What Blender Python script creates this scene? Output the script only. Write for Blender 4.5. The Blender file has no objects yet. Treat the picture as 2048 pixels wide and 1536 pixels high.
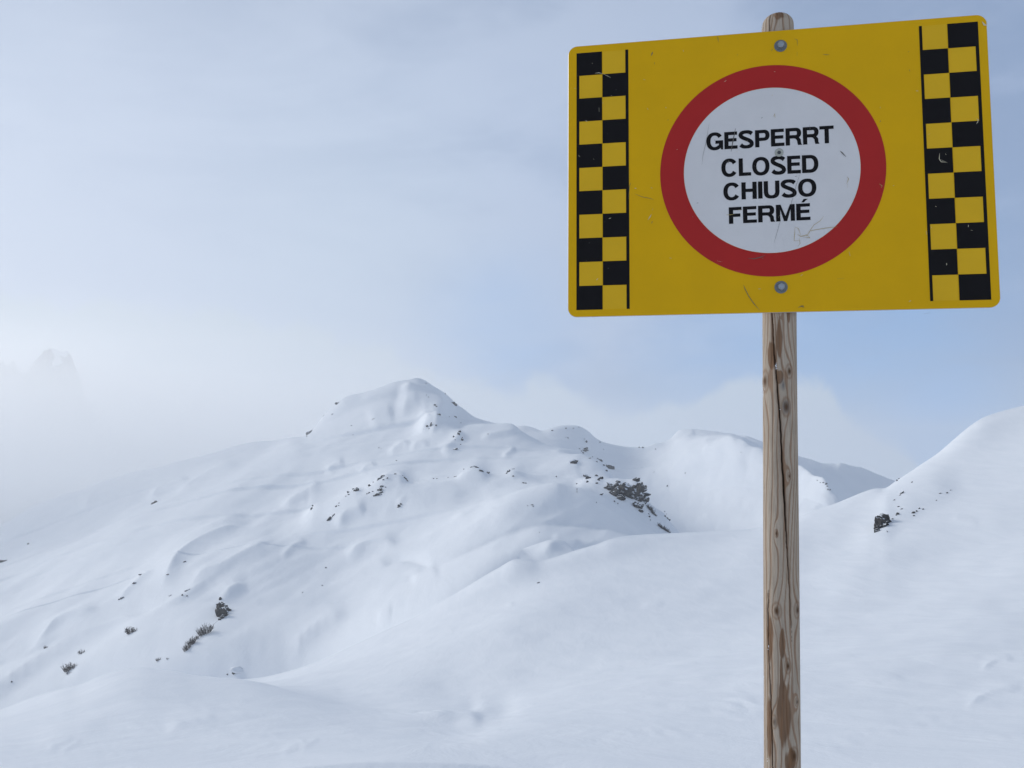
import bpy, math, random
import numpy as np
from mathutils import Vector, Matrix
from mathutils.geometry import tessellate_polygon
random.seed(7)
rng = np.random.default_rng(11)
sc = bpy.context.scene
COL = sc.collection
R = math.radians

# ------------------------------------------------------------------ camera
F, W0, H0 = 1680.0, 2048, 1536
PITCH = R(5.71)
CAM = np.array([0.0, 0.0, 1.6])
FWD = np.array([0, math.cos(PITCH), math.sin(PITCH)])
UP = np.array([0, -math.sin(PITCH), math.cos(PITCH)])
RT = np.array([1.0, 0, 0])
cd = bpy.data.cameras.new('camera')
cd.sensor_width = 36.0
cd.lens = 36.0 * F / W0
cd.clip_start = 0.05
cd.clip_end = 9000
cam = bpy.data.objects.new('camera', cd)
COL.objects.link(cam)
cam.location = CAM
cam.rotation_euler = (math.pi / 2 + PITCH, 0, 0)
sc.camera = cam

# ------------------------------------------------------------------ light
SUN_EL, SUN_AZ = R(27), R(-62)          # azimuth from the view direction, negative = left
SUN_STRENGTH = 1.95
sd = bpy.data.lights.new('sun', 'SUN')
sd.energy = SUN_STRENGTH
sd.angle = R(16)
sd.color = (1.0, 0.97, 0.905)
sun = bpy.data.objects.new('sun', sd)
COL.objects.link(sun)
sdir = Vector((math.sin(SUN_AZ) * math.cos(SUN_EL), math.cos(SUN_AZ) * math.cos(SUN_EL), math.sin(SUN_EL)))
sun.rotation_euler = sdir.to_track_quat('Z', 'Y').to_euler()

sc.view_settings.view_transform = 'Standard'
sc.view_settings.look = 'None'
sc.view_settings.exposure = 0.0
sc.view_settings.gamma = 1.0
sc.view_settings.use_curve_mapping = False
sc.cycles.use_denoising = True
sc.cycles.max_bounces = 12
sc.cycles.volume_bounces = 8

def pray(u, v):
    u = np.asarray(u, float); v = np.asarray(v, float)
    x = (u - W0 / 2) / F; y = (H0 / 2 - v) / F
    return x[..., None] * RT + FWD + y[..., None] * UP

def unproj(u, v, r):
    """world point on the line of sight through (u, v) at horizontal distance r"""
    d = pray(u, v)
    h = np.hypot(d[..., 0], d[..., 1])
    return CAM + d * (np.asarray(r, float) / h)[..., None]

def proj(P):
    q = np.asarray(P, float) - CAM
    z = q @ FWD
    return W0 / 2 + F * (q @ RT) / z, H0 / 2 - F * (q @ UP) / z

# ------------------------------------------------------------------ world
class NT:
    def __init__(s, tree): s.t = tree; s.l = tree.links
    def n(s, typ, **kw):
        nd = s.t.nodes.new(typ)
        for k, v in kw.items():
            if k in nd.bl_rna.properties: setattr(nd, k, v)
        return nd
    def put(s, sock, val):
        if hasattr(val, 'is_linked') or isinstance(val, bpy.types.NodeSocket): s.l.new(val, sock)
        else: sock.default_value = val
    def m(s, op, a, b=None, c=None, clamp=False):
        nd = s.n('ShaderNodeMath', operation=op, use_clamp=clamp)
        s.put(nd.inputs[0], a)
        if b is not None: s.put(nd.inputs[1], b)
        if c is not None: s.put(nd.inputs[2], c)
        return nd.outputs[0]
    def vm(s, op, a, b=None, out=0):
        nd = s.n('ShaderNodeVectorMath', operation=op)
        s.put(nd.inputs[0], a)
        if b is not None: s.put(nd.inputs[1], b)
        return nd.outputs[out]
    def mix(s, f, a, b):
        nd = s.n('ShaderNodeMix', data_type='RGBA')
        s.put(nd.inputs[0], f); s.put(nd.inputs[6], a); s.put(nd.inputs[7], b)
        return nd.outputs[2]
    def ss(s, x, a, b, lo=0.0, hi=1.0):
        nd = s.n('ShaderNodeMapRange', interpolation_type='SMOOTHSTEP')
        s.put(nd.inputs[0], x)
        for i, q in enumerate((a, b, lo, hi)): s.put(nd.inputs[1 + i], q)
        return nd.outputs[0]
    def noise(s, vec, scale, detail=4, rough=0.5, dist=0.0):
        nd = s.n('ShaderNodeTexNoise')
        s.put(nd.inputs['Vector'], vec)
        nd.inputs['Scale'].default_value = scale; nd.inputs['Detail'].default_value = detail
        nd.inputs['Roughness'].default_value = rough; nd.inputs['Distortion'].default_value = dist
        return nd.outputs[0]

world = bpy.data.worlds.new('World')
sc.world = world
world.use_nodes = True
wt = NT(world.node_tree)
world.node_tree.nodes.clear()
tc = wt.n('ShaderNodeTexCoord')
D = wt.vm('NORMALIZE', tc.outputs['Generated'])
sky = wt.n('ShaderNodeTexSky', sky_type='NISHITA', sun_disc=False)
sky.sun_elevation = SUN_EL
sky.sun_rotation = SUN_AZ
sky.altitude = 2200
sky.air_density = 1.0
sky.dust_density = 1.5
sep = wt.n('ShaderNodeSeparateXYZ'); wt.l.new(D, sep.inputs[0])
EL = wt.m('MULTIPLY', wt.m('ARCSINE', sep.outputs[2]), 57.29578)
AZ = wt.m('MULTIPLY', wt.m('ARCTAN2', sep.outputs[0], sep.outputs[1]), 57.29578)
SCL = 10.0   # cloud radiance, the Background strength is 0.1
BG = 0.1
def rgb(r, g, b, k=SCL): return (r * k, g * k, b * k, 1)
def spot(u, v, rad, power=1.0):
    d = pray(u, v); d = d / np.linalg.norm(d)
    c = wt.vm('DOT_PRODUCT', D, tuple(d), out=1)
    ang = wt.m('MULTIPLY', wt.m('ARCCOSINE', wt.m('MINIMUM', c, 0.999999)), 57.29578)
    return wt.ss(ang, rad, 0.0, 0.0, power)
# direction-space vector for streaks: tilt the axes so streaks fall to the right
mp = wt.n('ShaderNodeMapping'); wt.l.new(D, mp.inputs[0])
mp.inputs['Rotation'].default_value = (0, R(30), 0)
mp.inputs['Scale'].default_value = (1.0, 1.0, 2.8)
n1 = wt.noise(mp.outputs[0], 1.7, 5, 0.55, 0.6)
n2 = wt.noise(mp.outputs[0], 5.0, 5, 0.55, 0.4)
n3 = wt.noise(D, 7.0, 6, 0.55, 0.3)
n5 = wt.noise(D, 11.0, 6, 0.5, 0.6)
n4 = wt.noise(D, 2.6, 3, 0.5, 0.0)
veil = wt.m('ADD', wt.m('MULTIPLY', n1, 0.75), wt.m('MULTIPLY', n2, 0.25))
veil = wt.ss(veil, 0.42, 0.58)
# thin high overcast: blue-grey where thin, pale where thick
thin = wt.mix(0.92, sky.outputs[0], rgb(0.265, 0.370, 0.575))
thick = rgb(0.405, 0.505, 0.70)
cl = wt.mix(veil, thin, thick)
# brighter cloud towards the sun (left)
sunc = wt.vm('DOT_PRODUCT', D, tuple(sdir), out=1)
glow = wt.m('MULTIPLY', wt.ss(sunc, 0.1, 1.0), 0.45)
cl = wt.mix(glow, cl, rgb(0.72, 0.80, 0.92))
bright = wt.m('MULTIPLY', spot(60, 560, 27, 1.0), wt.ss(n4, 0.25, 0.6, 0.6, 1.0))
cl = wt.mix(wt.m('MULTIPLY', bright, 0.8), cl, rgb(0.565, 0.65, 0.81))
cl = wt.mix(wt.m('MULTIPLY', spot(700, 520, 16), 0.5), cl, rgb(0.56, 0.665, 0.80))
# blue gaps low in the sky to the right
gap = wt.m('MULTIPLY', wt.m('MAXIMUM', wt.m('MAXIMUM', spot(1890, 860, 9.0, 1.0), spot(1020, 690, 9.0, 0.42)), spot(1650, 740, 18.0, 0.85)), wt.ss(n2, 0.35, 0.6, 1.0, 0.7))
cl = wt.mix(gap, cl, wt.mix(0.8, sky.outputs[0], rgb(0.18, 0.46, 0.92)))
# low bank of cloud behind the ridges: its top varies with the bearing
bend = wt.n('ShaderNodeFloatCurve')
cv = bend.mapping.curves[0]
azs = wt.m('DIVIDE', wt.m('ADD', AZ, 60), 120)
def azel(u, v):
    d = pray(u, v)
    return math.degrees(math.atan2(d[0], d[1])), math.degrees(math.atan2(d[2], math.hypot(d[0], d[1])))
tops = [(-900, 500), (0, 560), (500, 640), (800, 700), (930, 765), (1060, 770), (1200, 800), (1380, 800), (1590, 765), (1690, 815), (1770, 868), (1830, 912), (1890, 985), (2300, 980), (3400, 800)]
pts = []
for u, v in tops:
    a, e = azel(u, v); pts.append(((a + 60) / 120, (e + 2) / 16))
cv.points[0].location = pts[0]; cv.points[1].location = pts[-1]
for p in pts[1:-1]: cv.points.new(*p)
bend.mapping.update()
wt.put(bend.inputs['Value'], azs)
topel = wt.m('SUBTRACT', wt.m('MULTIPLY', bend.outputs[0], 16), 2)
edge = wt.m('ADD', wt.m('SUBTRACT', EL, topel), wt.m('MULTIPLY', wt.m('SUBTRACT', n5, 0.5), 5.5))
hole = wt.m('MULTIPLY', spot(1885, 880, 5.5), 0.75)
cl = wt.mix(hole, cl, rgb(0.12, 0.42, 0.95))
bank = wt.ss(edge, 0.4, -0.8, 0.0, 0.94)
cl = wt.mix(bank, cl, rgb(0.56, 0.65, 0.755))
zen = wt.ss(EL, 20, 60, 0.0, 0.9)
cl = wt.mix(zen, cl, wt.mix(0.7, sky.outputs[0], rgb(0.24, 0.28, 0.35)))
bgn = wt.n('ShaderNodeBackground'); wt.l.new(cl, bgn.inputs[0]); bgn.inputs[1].default_value = BG
wo = wt.n('ShaderNodeOutputWorld'); wt.l.new(bgn.outputs[0], wo.inputs[0])

# ------------------------------------------------------------------ materials
def mat(name, color=(0.8, 0.8, 0.8), rough=0.6, metal=0.0, spec=0.5):
    m = bpy.data.materials.new(name); m.use_nodes = True
    b = m.node_tree.nodes['Principled BSDF']
    b.inputs['Base Color'].default_value = (*color, 1)
    b.inputs['Roughness'].default_value = rough
    b.inputs['Metallic'].default_value = metal
    b.inputs['Specular IOR Level'].default_value = spec
    return m, NT(m.node_tree), b

def bump(t, b, height, strength, dist):
    bp = t.n('ShaderNodeBump'); bp.inputs['Strength'].default_value = strength
    bp.inputs['Distance'].default_value = dist
    t.put(bp.inputs['Height'], height); t.l.new(bp.outputs[0], b.inputs['Normal'])

def snow_mat(name, scale, bstr, bdist):
    m, t, b = mat(name, (0.86, 0.89, 0.93), 0.85, 0, 0.15)
    g = t.n('ShaderNodeNewGeometry')
    mp_ = t.n('ShaderNodeMapping'); t.l.new(g.outputs['Position'], mp_.inputs[0])
    mp_.inputs['Rotation'].default_value = (0, 0, R(35)); mp_.inputs['Scale'].default_value = (1, 0.28, 1)
    a = t.noise(mp_.outputs[0], scale, 5, 0.6, 0.5)
    c = t.noise(g.outputs['Position'], scale * 9, 3, 0.6)
    h = t.m('ADD', a, t.m('MULTIPLY', c, 0.12))
    col = t.mix(t.ss(a, 0.3, 0.7), (0.835, 0.865, 0.905, 1), (0.875, 0.90, 0.935, 1))
    t.l.new(col, b.inputs['Base Color'])
    bump(t, b, h, bstr, bdist)
    return m
SNOW_NEAR = snow_mat('near_snow', 1.1, 0.6, 0.06)
SNOW_FAR = snow_mat('far_snow', 0.06, 0.5, 0.7)

def rock_mat(name, dark=(0.030, 0.031, 0.034), lite=(0.12, 0.118, 0.115), snow_lo=0.45, scale=1.0):
    m, t, b = mat(name, dark, 0.9, 0, 0.2)
    g = t.n('ShaderNodeNewGeometry'); o = t.n('ShaderNodeTexCoord')
    a = t.noise(g.outputs['Position'], 0.9 * scale, 6, 0.65)
    c = t.noise(g.outputs['Position'], 0.35 * scale, 4, 0.6)
    base = t.mix(t.ss(a, 0.35, 0.7), (*dark, 1), (*lite, 1))
    sp = t.n('ShaderNodeSeparateXYZ'); t.l.new(g.outputs['Normal'], sp.inputs[0])
    up = t.m('ADD', sp.outputs[2], t.m('MULTIPLY', t.m('SUBTRACT', c, 0.5), 1.2))
    s = t.ss(up, snow_lo, snow_lo + 0.12)
    t.l.new(t.mix(s, base, (0.86, 0.89, 0.93, 1)), b.inputs['Base Color'])
    bump(t, b, a, 0.6, 0.3 / scale)
    return m
ROCK = rock_mat('snowy_rock', (0.022, 0.023, 0.026), (0.085, 0.08, 0.075), snow_lo=0.74)
ROCK_BARE = rock_mat('bare_rock', (0.02, 0.021, 0.024), (0.08, 0.078, 0.075), snow_lo=0.9)
CLIFF = rock_mat('cliff_rock', (0.04, 0.042, 0.046), (0.13, 0.13, 0.135), 0.72, 0.03)

# ------------------------------------------------------------------ helpers
def tag(o, label=None, cat=None, group=None, kind=None):
    if label: o['label'] = label
    if cat: o['category'] = cat
    if group: o['group'] = group
    if kind: o['kind'] = kind
    return o
def link(name, me, m=None, parent=None, smooth=False):
    o = bpy.data.objects.new(name, me)
    COL.objects.link(o)
    if m is not None and not me.materials: me.materials.append(m)
    if parent is not None: o.parent = parent
    if smooth: me.polygons.foreach_set('use_smooth', np.ones(len(me.polygons), bool))
    return o
def mesh(name, V, Fc):
    me = bpy.data.meshes.new(name)
    me.from_pydata([tuple(map(float, v)) for v in V], [], [tuple(int(i) for i in f) for f in Fc])
    me.update(); return me
def grid_mesh(name, P):
    """P (nu, nt, 3) -> quad grid; faces look up when nu runs to the right and nt runs away"""
    nu, nt = P.shape[:2]
    idx = np.arange(nu * nt).reshape(nu, nt)
    q = np.stack([idx[:-1, :-1], idx[1:, :-1], idx[1:, 1:], idx[:-1, 1:]], -1).reshape(-1, 4)
    me = bpy.data.meshes.new(name)
    me.vertices.add(nu * nt); me.vertices.foreach_set('co', P.reshape(-1).astype(np.float32))
    me.loops.add(q.size); me.loops.foreach_set('vertex_index', q.reshape(-1).astype(np.int32))
    me.polygons.add(len(q)); me.polygons.foreach_set('loop_start', np.arange(0, q.size, 4, dtype=np.int32))
    me.polygons.foreach_set('loop_total', np.full(len(q), 4, np.int32))
    me.update(calc_edges=True); me.validate()
    return me
def empty(name, loc=(0, 0, 0)):
    o = bpy.data.objects.new(name, None); COL.objects.link(o); o.location = loc
    o.empty_display_size = 0.1
    return o

def pchip(x, y, xi):
    x = np.asarray(x, float); y = np.asarray(y, float)
    h = np.diff(x); d = np.diff(y) / h
    m_ = np.zeros_like(y)
    for k in range(1, len(x) - 1):
        if d[k - 1] * d[k] > 0:
            w1, w2 = 2 * h[k] + h[k - 1], h[k] + 2 * h[k - 1]
            m_[k] = (w1 + w2) / (w1 / d[k - 1] + w2 / d[k])
    m_[0], m_[-1] = d[0], d[-1]
    xi = np.clip(xi, x[0], x[-1])
    k = np.clip(np.searchsorted(x, xi) - 1, 0, len(x) - 2)
    t = (xi - x[k]) / h[k]
    return (y[k] * (2 * t**3 - 3 * t**2 + 1) + h[k] * m_[k] * (t**3 - 2 * t**2 + t)
            + y[k + 1] * (3 * t**2 - 2 * t**3) + h[k] * m_[k + 1] * (t**3 - t**2))
def catmull(x, y, xi):
    x = np.asarray(x, float); y = np.asarray(y, float)
    h = np.diff(x); d = np.diff(y) / h
    m_ = np.empty_like(y); m_[0], m_[-1] = d[0], d[-1]
    m_[1:-1] = (d[:-1] * h[1:] + d[1:] * h[:-1]) / (h[:-1] + h[1:])
    xi = np.clip(xi, x[0], x[-1])
    k = np.clip(np.searchsorted(x, xi) - 1, 0, len(x) - 2)
    t = (xi - x[k]) / h[k]
    return (y[k] * (2 * t**3 - 3 * t**2 + 1) + h[k] * m_[k] * (t**3 - 2 * t**2 + t)
            + y[k + 1] * (3 * t**2 - 2 * t**3) + h[k] * m_[k + 1] * (t**3 - t**2))
def blur(a, sig, axis):
    if sig <= 0: return a
    n = int(3 * sig + 1); k = np.exp(-0.5 * (np.arange(-n, n + 1) / sig) ** 2); k /= k.sum()
    pad = [(0, 0)] * a.ndim; pad[axis] = (n, n)
    b = np.pad(a, pad, mode='edge')
    return np.apply_along_axis(lambda r: np.convolve(r, k, 'valid'), axis, b)

def perlin(x, y, seed=0):
    r_ = np.random.default_rng(seed); perm = r_.permutation(256); perm = np.r_[perm, perm]
    ang = r_.uniform(0, 2 * np.pi, 256); gx, gy = np.cos(ang), np.sin(ang)
    xi = np.floor(x).astype(int); yi = np.floor(y).astype(int); xf = x - xi; yf = y - yi
    s = lambda t: t * t * t * (t * (t * 6 - 15) + 10)
    def g(ix, iy, dx, dy):
        h = perm[(perm[ix & 255] + iy) & 255]; return gx[h] * dx + gy[h] * dy
    u_, v_ = s(xf), s(yf)
    a = g(xi, yi, xf, yf); b = g(xi + 1, yi, xf - 1, yf); c = g(xi, yi + 1, xf, yf - 1); d = g(xi + 1, yi + 1, xf - 1, yf - 1)
    return (a + (b - a) * u_) * (1 - v_) + (c + (d - c) * u_) * v_
def fbm(x, y, seed, octv=4, gain=0.5):
    s = 0; a = 1
    for i in range(octv):
        s = s + a * perlin(x * 2**i, y * 2**i, seed + i * 17); a *= gain
    return s

def sstep(x):
    x = np.clip(x, 0, 1); return x * x * (3 - 2 * x)

def ridge_height(U, V, pts, wl, wr, amp, sharp=True, taper=0.25):
    """wind drift: a crest along pts; wl = width on the left of travel, wr = on the right"""
    p = np.array(pts, float)
    # densify the crest
    s = np.r_[0, np.cumsum(np.hypot(*np.diff(p, axis=0).T))]
    n = max(8, int(s[-1] / 12)); si = np.linspace(0, s[-1], n)
    q = np.c_[catmull(s, p[:, 0], si), catmull(s, p[:, 1], si)]
    best = np.full(U.shape, 1e9); side = np.zeros(U.shape); tt = np.zeros(U.shape)
    m_ = (U > q[:, 0].min() - max(wl, wr)) & (U < q[:, 0].max() + max(wl, wr)) & (V > q[:, 1].min() - max(wl, wr)) & (V < q[:, 1].max() + max(wl, wr))
    if not m_.any(): return np.zeros(U.shape)
    uu, vv = U[m_], V[m_]; b = np.full(uu.shape, 1e9); sd_ = np.zeros(uu.shape); t_ = np.zeros(uu.shape)
    for i in range(n - 1):
        a0, a1 = q[i], q[i + 1]; e = a1 - a0; L = e @ e + 1e-9
        t = np.clip(((uu - a0[0]) * e[0] + (vv - a0[1]) * e[1]) / L, 0, 1)
        dx = uu - a0[0] - t * e[0]; dy = vv - a0[1] - t * e[1]; d = np.hypot(dx, dy)
        k = d < b; b[k] = d[k]; sd_[k] = np.sign(e[0] * dy - e[1] * dx)[k]; t_[k] = ((i + t) / (n - 1))[k]
    w = np.where(sd_ > 0, wr, wl)         # image y is down, so positive = right of travel
    x = np.clip(1 - b / w, 0, 1)
    h = x * x if sharp else sstep(x)
    end = sstep(np.minimum(t_, 1 - t_) / taper) if taper > 0 else 1
    out = np.zeros(U.shape); out[m_] = amp * h * end
    return out

def shoulder(line, dv, rf, sig=60, umin=None):
    c, r = line[:2]
    lo, hi = c[0][0], c[-1][0]
    u = np.arange(lo, hi + 10, 10.0)
    v = pchip([p[0] for p in c], [p[1] for p in c], u)
    w = np.maximum(blur(v, sig / 10.0, 0) + dv, v + 1.5)
    w = np.maximum(blur(w, sig / 16.0, 0), v + 1.0)
    w = blur(w, 3.0, 0)
    out = ([(float(a), float(b)) for a, b in zip(u, w)], [(p[0], p[1] * rf) for p in r])
    return out if umin is None else out + (umin,)
def with_shoulders(lines, nseg, spec):
    # spec: {index: (dv, rf, sig)} puts a smoothed line just before the crest
    L, N = [], []
    for i, ln in enumerate(lines):
        if i in spec:
            L.append(shoulder(ln, *spec[i]))
            N.append(8)
        L.append(ln)
        if i < len(nseg): N.append(nseg[i])
    return L, N
TERR = []
def loft(name, lines, nseg, ulo, uhi, du, m, feats=(), noises=(), smt=2.0, smu=1.0, label=None, kink=11, fgain=1.0):
    """lines: list of (curve[(u,v)...], r[(u,r)...]) from near to far."""
    U = np.arange(ulo, uhi + du, du, dtype=float)
    K = len(lines)
    Vk = np.stack([pchip([p[0] for p in ln[0]], [p[1] for p in ln[0]], U) for ln in lines], 1)
    Rk = np.stack([pchip([p[0] for p in ln[1]], np.log([p[1] for p in ln[1]]), U) for ln in lines], 1)
    for k in range(1, K - 1):       # a line that only matters as a dip to the right of lines[k][2]
        if len(lines[k]) > 2:
            f = (Rk[:, k] - Rk[:, k-1]) / (Rk[:, k+1] - Rk[:, k-1])
            lin = Vk[:, k-1] + (Vk[:, k+1] - Vk[:, k-1]) * f
            w = sstep((U - lines[k][2]) / 120.0)
            Vk[:, k] = lin * (1 - w) + Vk[:, k] * w
    Vk = blur(Vk, smu, 0); Rk = blur(Rk, 8.0, 0)
    cols_v, cols_r = [], []
    for k in range(K - 1):
        n = nseg[k]
        t = np.arange(n) / n if k < K - 2 else np.arange(n + 1) / n
        h = Rk[:, k + 1] - Rk[:, k]; d = (Vk[:, k + 1] - Vk[:, k]) / h
        def slope(j):
            if j == 0 or j == K - 1:
                jj = 0 if j == 0 else K - 2
                return (Vk[:, jj + 1] - Vk[:, jj]) / (Rk[:, jj + 1] - Rk[:, jj])
            h0 = Rk[:, j] - Rk[:, j - 1]; h1 = Rk[:, j + 1] - Rk[:, j]
            d0 = (Vk[:, j] - Vk[:, j - 1]) / h0; d1 = (Vk[:, j + 1] - Vk[:, j]) / h1
            w1, w2 = 2 * h1 + h0, h1 + 2 * h0
            ok = d0 * d1 > 0
            return np.where(ok, (w1 + w2) / (w1 / np.where(ok, d0, 1) + w2 / np.where(ok, d1, 1)), 0)
        m0, m1 = slope(k), slope(k + 1)
        T = t[None]
        vv = (Vk[:, k:k+1] * (2*T**3 - 3*T**2 + 1) + (h * m0)[:, None] * (T**3 - 2*T**2 + T)
              + Vk[:, k+1:k+2] * (3*T**2 - 2*T**3) + (h * m1)[:, None] * (T**3 - T**2))
        cols_v.append(vv); cols_r.append(Rk[:, k:k+1] + h[:, None] * T)
    V = np.concatenate(cols_v, 1); LR = np.concatenate(cols_r, 1)
    V = blur(V, smt, 1)
    # take out small kinks between the feature lines, keep the real crests
    Vb = blur(V, kink, 1); Lb = blur(LR, kink, 1)
    w = (1 - sstep((np.abs(V - Vb) - 2.0) / 5.0)); w = blur(blur(w, 6, 1), 6, 0)
    V = V + (Vb - V) * w; LR = LR + (Lb - LR) * w
    UU = np.repeat(U[:, None], V.shape[1], 1)
    P = unproj(UU, V, np.exp(LR))
    dz = np.zeros(V.shape)
    for f in feats: dz += fgain * ridge_height(UU, V, *f[0], **f[1])
    for f in noises: dz += f(UU, V, LR)
    P[..., 2] += dz / F * np.exp(LR)
    me = grid_mesh(name, P)
    o = link(name, me, m, smooth=True)
    tag(o, kind='structure')
    if label: o['label'] = label
    TERR.append(o)
    return o
def ft(pts, wl, wr, amp, **k): return ((pts, wl, wr, amp), k)

# ------------------------------------------------------------------ ground sheet
def base_sheet():
    xs = np.r_[-4500, -2500, -1500, -800, -400, -200, -120, -60, -30, -12, -5, 0, 5, 12, 30, 60, 120, 200, 400, 800, 1500, 2500, 4500]
    ys = np.r_[-4500, -2500, -1200, -500, -200, -80, -30, -10, -3, 0.4, 1.5, 8, 30, 100, 250, 400, 700, 1200, 2500, 5500]
    P = np.zeros((len(xs), len(ys), 3))
    for i, x in enumerate(xs):
        for j, y in enumerate(ys):
            z = -0.02 - 0.03 * abs(x) * (y < 1) if y <= 0.4 else max(-0.02 - 0.9 * (y - 0.3), -170)
            z = max(z, -170)
            P[i, j] = (x, y, z)
    o = link('snow_ground', grid_mesh('snow_ground', P), SNOW_NEAR)
    tag(o, 'snow field running out under the hills', kind='structure')
base_sheet()

# ------------------------------------------------------------------ foreground slope
def vz(u, r, z):        # picture height of a point at distance r and height z
    d = pray(u, 936.0); az = math.atan2(d[0], d[1])
    P = np.array([r * math.sin(az), r * math.cos(az), z]); return float(proj(P)[1])
US = [-900, 0, 500, 1024, 1500, 2048, 2900]
B3 = [(-900,1600),(0,1475),(300,1388),(450,1360),(520,1352),(560,1344),(640,1319),(700,1291),(778,1254),(837,1227),(868,1208),(911,1185),(950,1161),(997,1134),(1032,1116),(1050,1115),(1079,1119),(1114,1111),(1153,1098),(1192,1087),(1227,1075),(1266,1069),(1340,1065),(1423,1061),(1500,1056),(1560,1043),(1592,1034),(1628,1020),(1670,1006),(1699,994),(1731,981),(1752,975),(1768,976),(1792,960),(1816,945),(1841,928),(1877,904),(1914,872),(1938,852),(1968,833),(2000,822),(2048,810),(2150,792),(2400,765),(2900,760)]
near_lines = [
 ([(u, vz(u, 1.2, 0.0)) for u in US], [(-900,1.2),(2900,1.2)]),
 ([(-900,1670),(0,1610),(400,1556),(520,1542),(580,1533),(650,1526),(730,1521),(800,1520),(880,1522),(960,1527),(1040,1536),(1150,1552),(1500,1590),(2048,1600),(2900,1600)], [(-900,4.8),(2900,4.6)]),
 ([(-900,1640),(0,1585),(400,1552),(560,1544),(800,1532),(960,1535),(1050,1540),(1200,1545),(1500,1560),(2048,1562),(2900,1560)], [(-900,5.9),(2900,5.9)]),
 ([(-900,1540),(0,1512),(500,1496),(800,1487),(1050,1487),(1500,1492),(2048,1490),(2900,1480)], [(-900,10),(2900,9)]),
 ([(-900,1520),(0,1470),(300,1442),(500,1440),(800,1456),(900,1462),(1000,1450),(1500,1430),(2048,1415),(2900,1400)], [(-900,17),(780,17),(880,19.3),(950,19.0),(1040,16),(2900,15)]),
 ([(-900,1560),(-300,1475),(0,1419),(68,1395),(126,1376),(154,1370),(205,1350),(239,1340),(290,1334),(342,1338),(393,1347),(434,1352),(489,1358),(547,1371),(615,1391),(700,1412),(780,1422),(830,1421),(880,1419),(912,1424),(945,1425),(970,1438),(1000,1437),(1050,1424),(1200,1402),(1600,1365),(2048,1345),(2900,1320)], [(-900,44),(0,40),(300,37),(500,33),(700,27),(880,22),(2900,22)]),
 ([(-900,1590),(0,1440),(300,1352),(489,1368),(560,1382),(640,1399),(700,1414),(780,1423),(880,1422),(945,1425),(1000,1426),(1050,1412),(1200,1385),(1600,1340),(2048,1305),(2900,1280)], [(-900,51),(0,47),(300,43),(500,38),(700,30),(880,25),(2900,26)]),
 ([(-900,1640),(0,1500),(300,1410),(450,1384),(560,1376),(700,1382),(880,1385),(1050,1362),(1300,1325),(1600,1290),(2048,1235),(2900,1180)], [(-900,70),(0,66),(500,56),(880,40),(1500,40),(2900,40)]),
 ([(-900,1640),(0,1490),(300,1400),(450,1370),(560,1358),(700,1332),(800,1306),(900,1275),(1050,1235),(1300,1210),(1600,1180),(1800,1130),(2048,1060),(2300,1010),(2900,980)], [(-900,84),(0,80),(560,66),(900,61),(1500,64),(2048,74),(2900,80)]),
 (B3, [(-900,112),(0,106),(560,90),(778,87),(1040,86),(1300,92),(1600,98),(1800,106),(2048,118),(2900,125)]),
 ([(p[0], p[1] + 14) for p in B3], [(-900,118),(0,112),(560,95),(778,92),(1040,91),(1300,97),(1600,104),(1800,114),(2048,128),(2900,135)]),
 ([(p[0], p[1] + 420) for p in B3], [(-900,180),(2900,200)]),
]
def near_noise(U, V, L):
    x = U / 240.0; y = L * 6.0
    n = fbm(x + 3, y, 5, 3) * 5.0 * sstep((L - 1.8) / 1.5) * sstep((4.75 - L) / 0.6)
    # sastrugi on the near snow
    m_ = sstep((L - 1.6) / 0.8) * sstep((3.6 - L) / 0.8)
    s = perlin(U / 46 + L * 9, L * 5 - U / 160, 9) ; s2 = np.clip(perlin(U / 260 + 5, L * 3, 12) + 0.05, 0, 1)
    n = n + m_ * s2 * np.abs(s) * 12.0
    return n
near_feats = [
 ft([(60,1500),(110,1478),(170,1462),(230,1455)], 60, 34, 5, taper=0.4),
 ft([(90,1502),(130,1488),(150,1480)], 16, 8, 2.4),
 ft([(120,1508),(150,1490),(165,1482)], 12, 8, 2.0),
 ft([(560,1508),(590,1492),(620,1484)], 16, 9, 2.5),
 ft([(600,1500),(625,1485),(640,1478)], 12, 8, 2.2),
 ft([(330,1470),(360,1452),(400,1440),(440,1436)], 40, 18, 3.5),
 ft([(1280,1075),(1330,1077),(1400,1074),(1470,1069)], 6, 4, 1.6),
 ft([(1150,1104),(1200,1093),(1240,1080)], 5, 5, 1.6),
 ft([(1590,1043),(1640,1030),(1690,1016),(1720,998)], 14, 8, 2.0),
 ft([(1280,1216),(1310,1210),(1330,1208)], 14, 8, 2.0),
 ft([(1018,1205),(1025,1212)], 8, 8, 2.0),
 ft([(1700,1120),(1760,1060),(1830,1010),(1930,960)], 60, 40, 6, sharp=False),
 ft([(1600,1230),(1750,1130),(1900,1060),(2100,1000)], 90, 70, 7, sharp=False),
 ft([(1440,1420),(1650,1330),(1850,1290),(2100,1220)], 80, 60, 5, sharp=False),
 ft([(1900,1045),(1930,1048),(1960,1056)], 12, 8, 2.0),
 ft([(1930,1420),(1960,1395),(2000,1380),(2048,1375)], 30, 14, 3),
 ft([(1960,1340),(1990,1322),(2030,1320)], 20, 10, 2.4),
]
NL, NN = with_shoulders(near_lines, [14, 14, 8, 16, 22, 30, 12, 22, 30, 44, 8, 8], {9: (36, 0.91, 160)})
loft('near_snow_slope', NL, NN, -900, 2900, 5, SNOW_NEAR, near_feats, [near_noise], smt=1.5, label='smooth wind-blown snow slope rising to the right in front')

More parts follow.
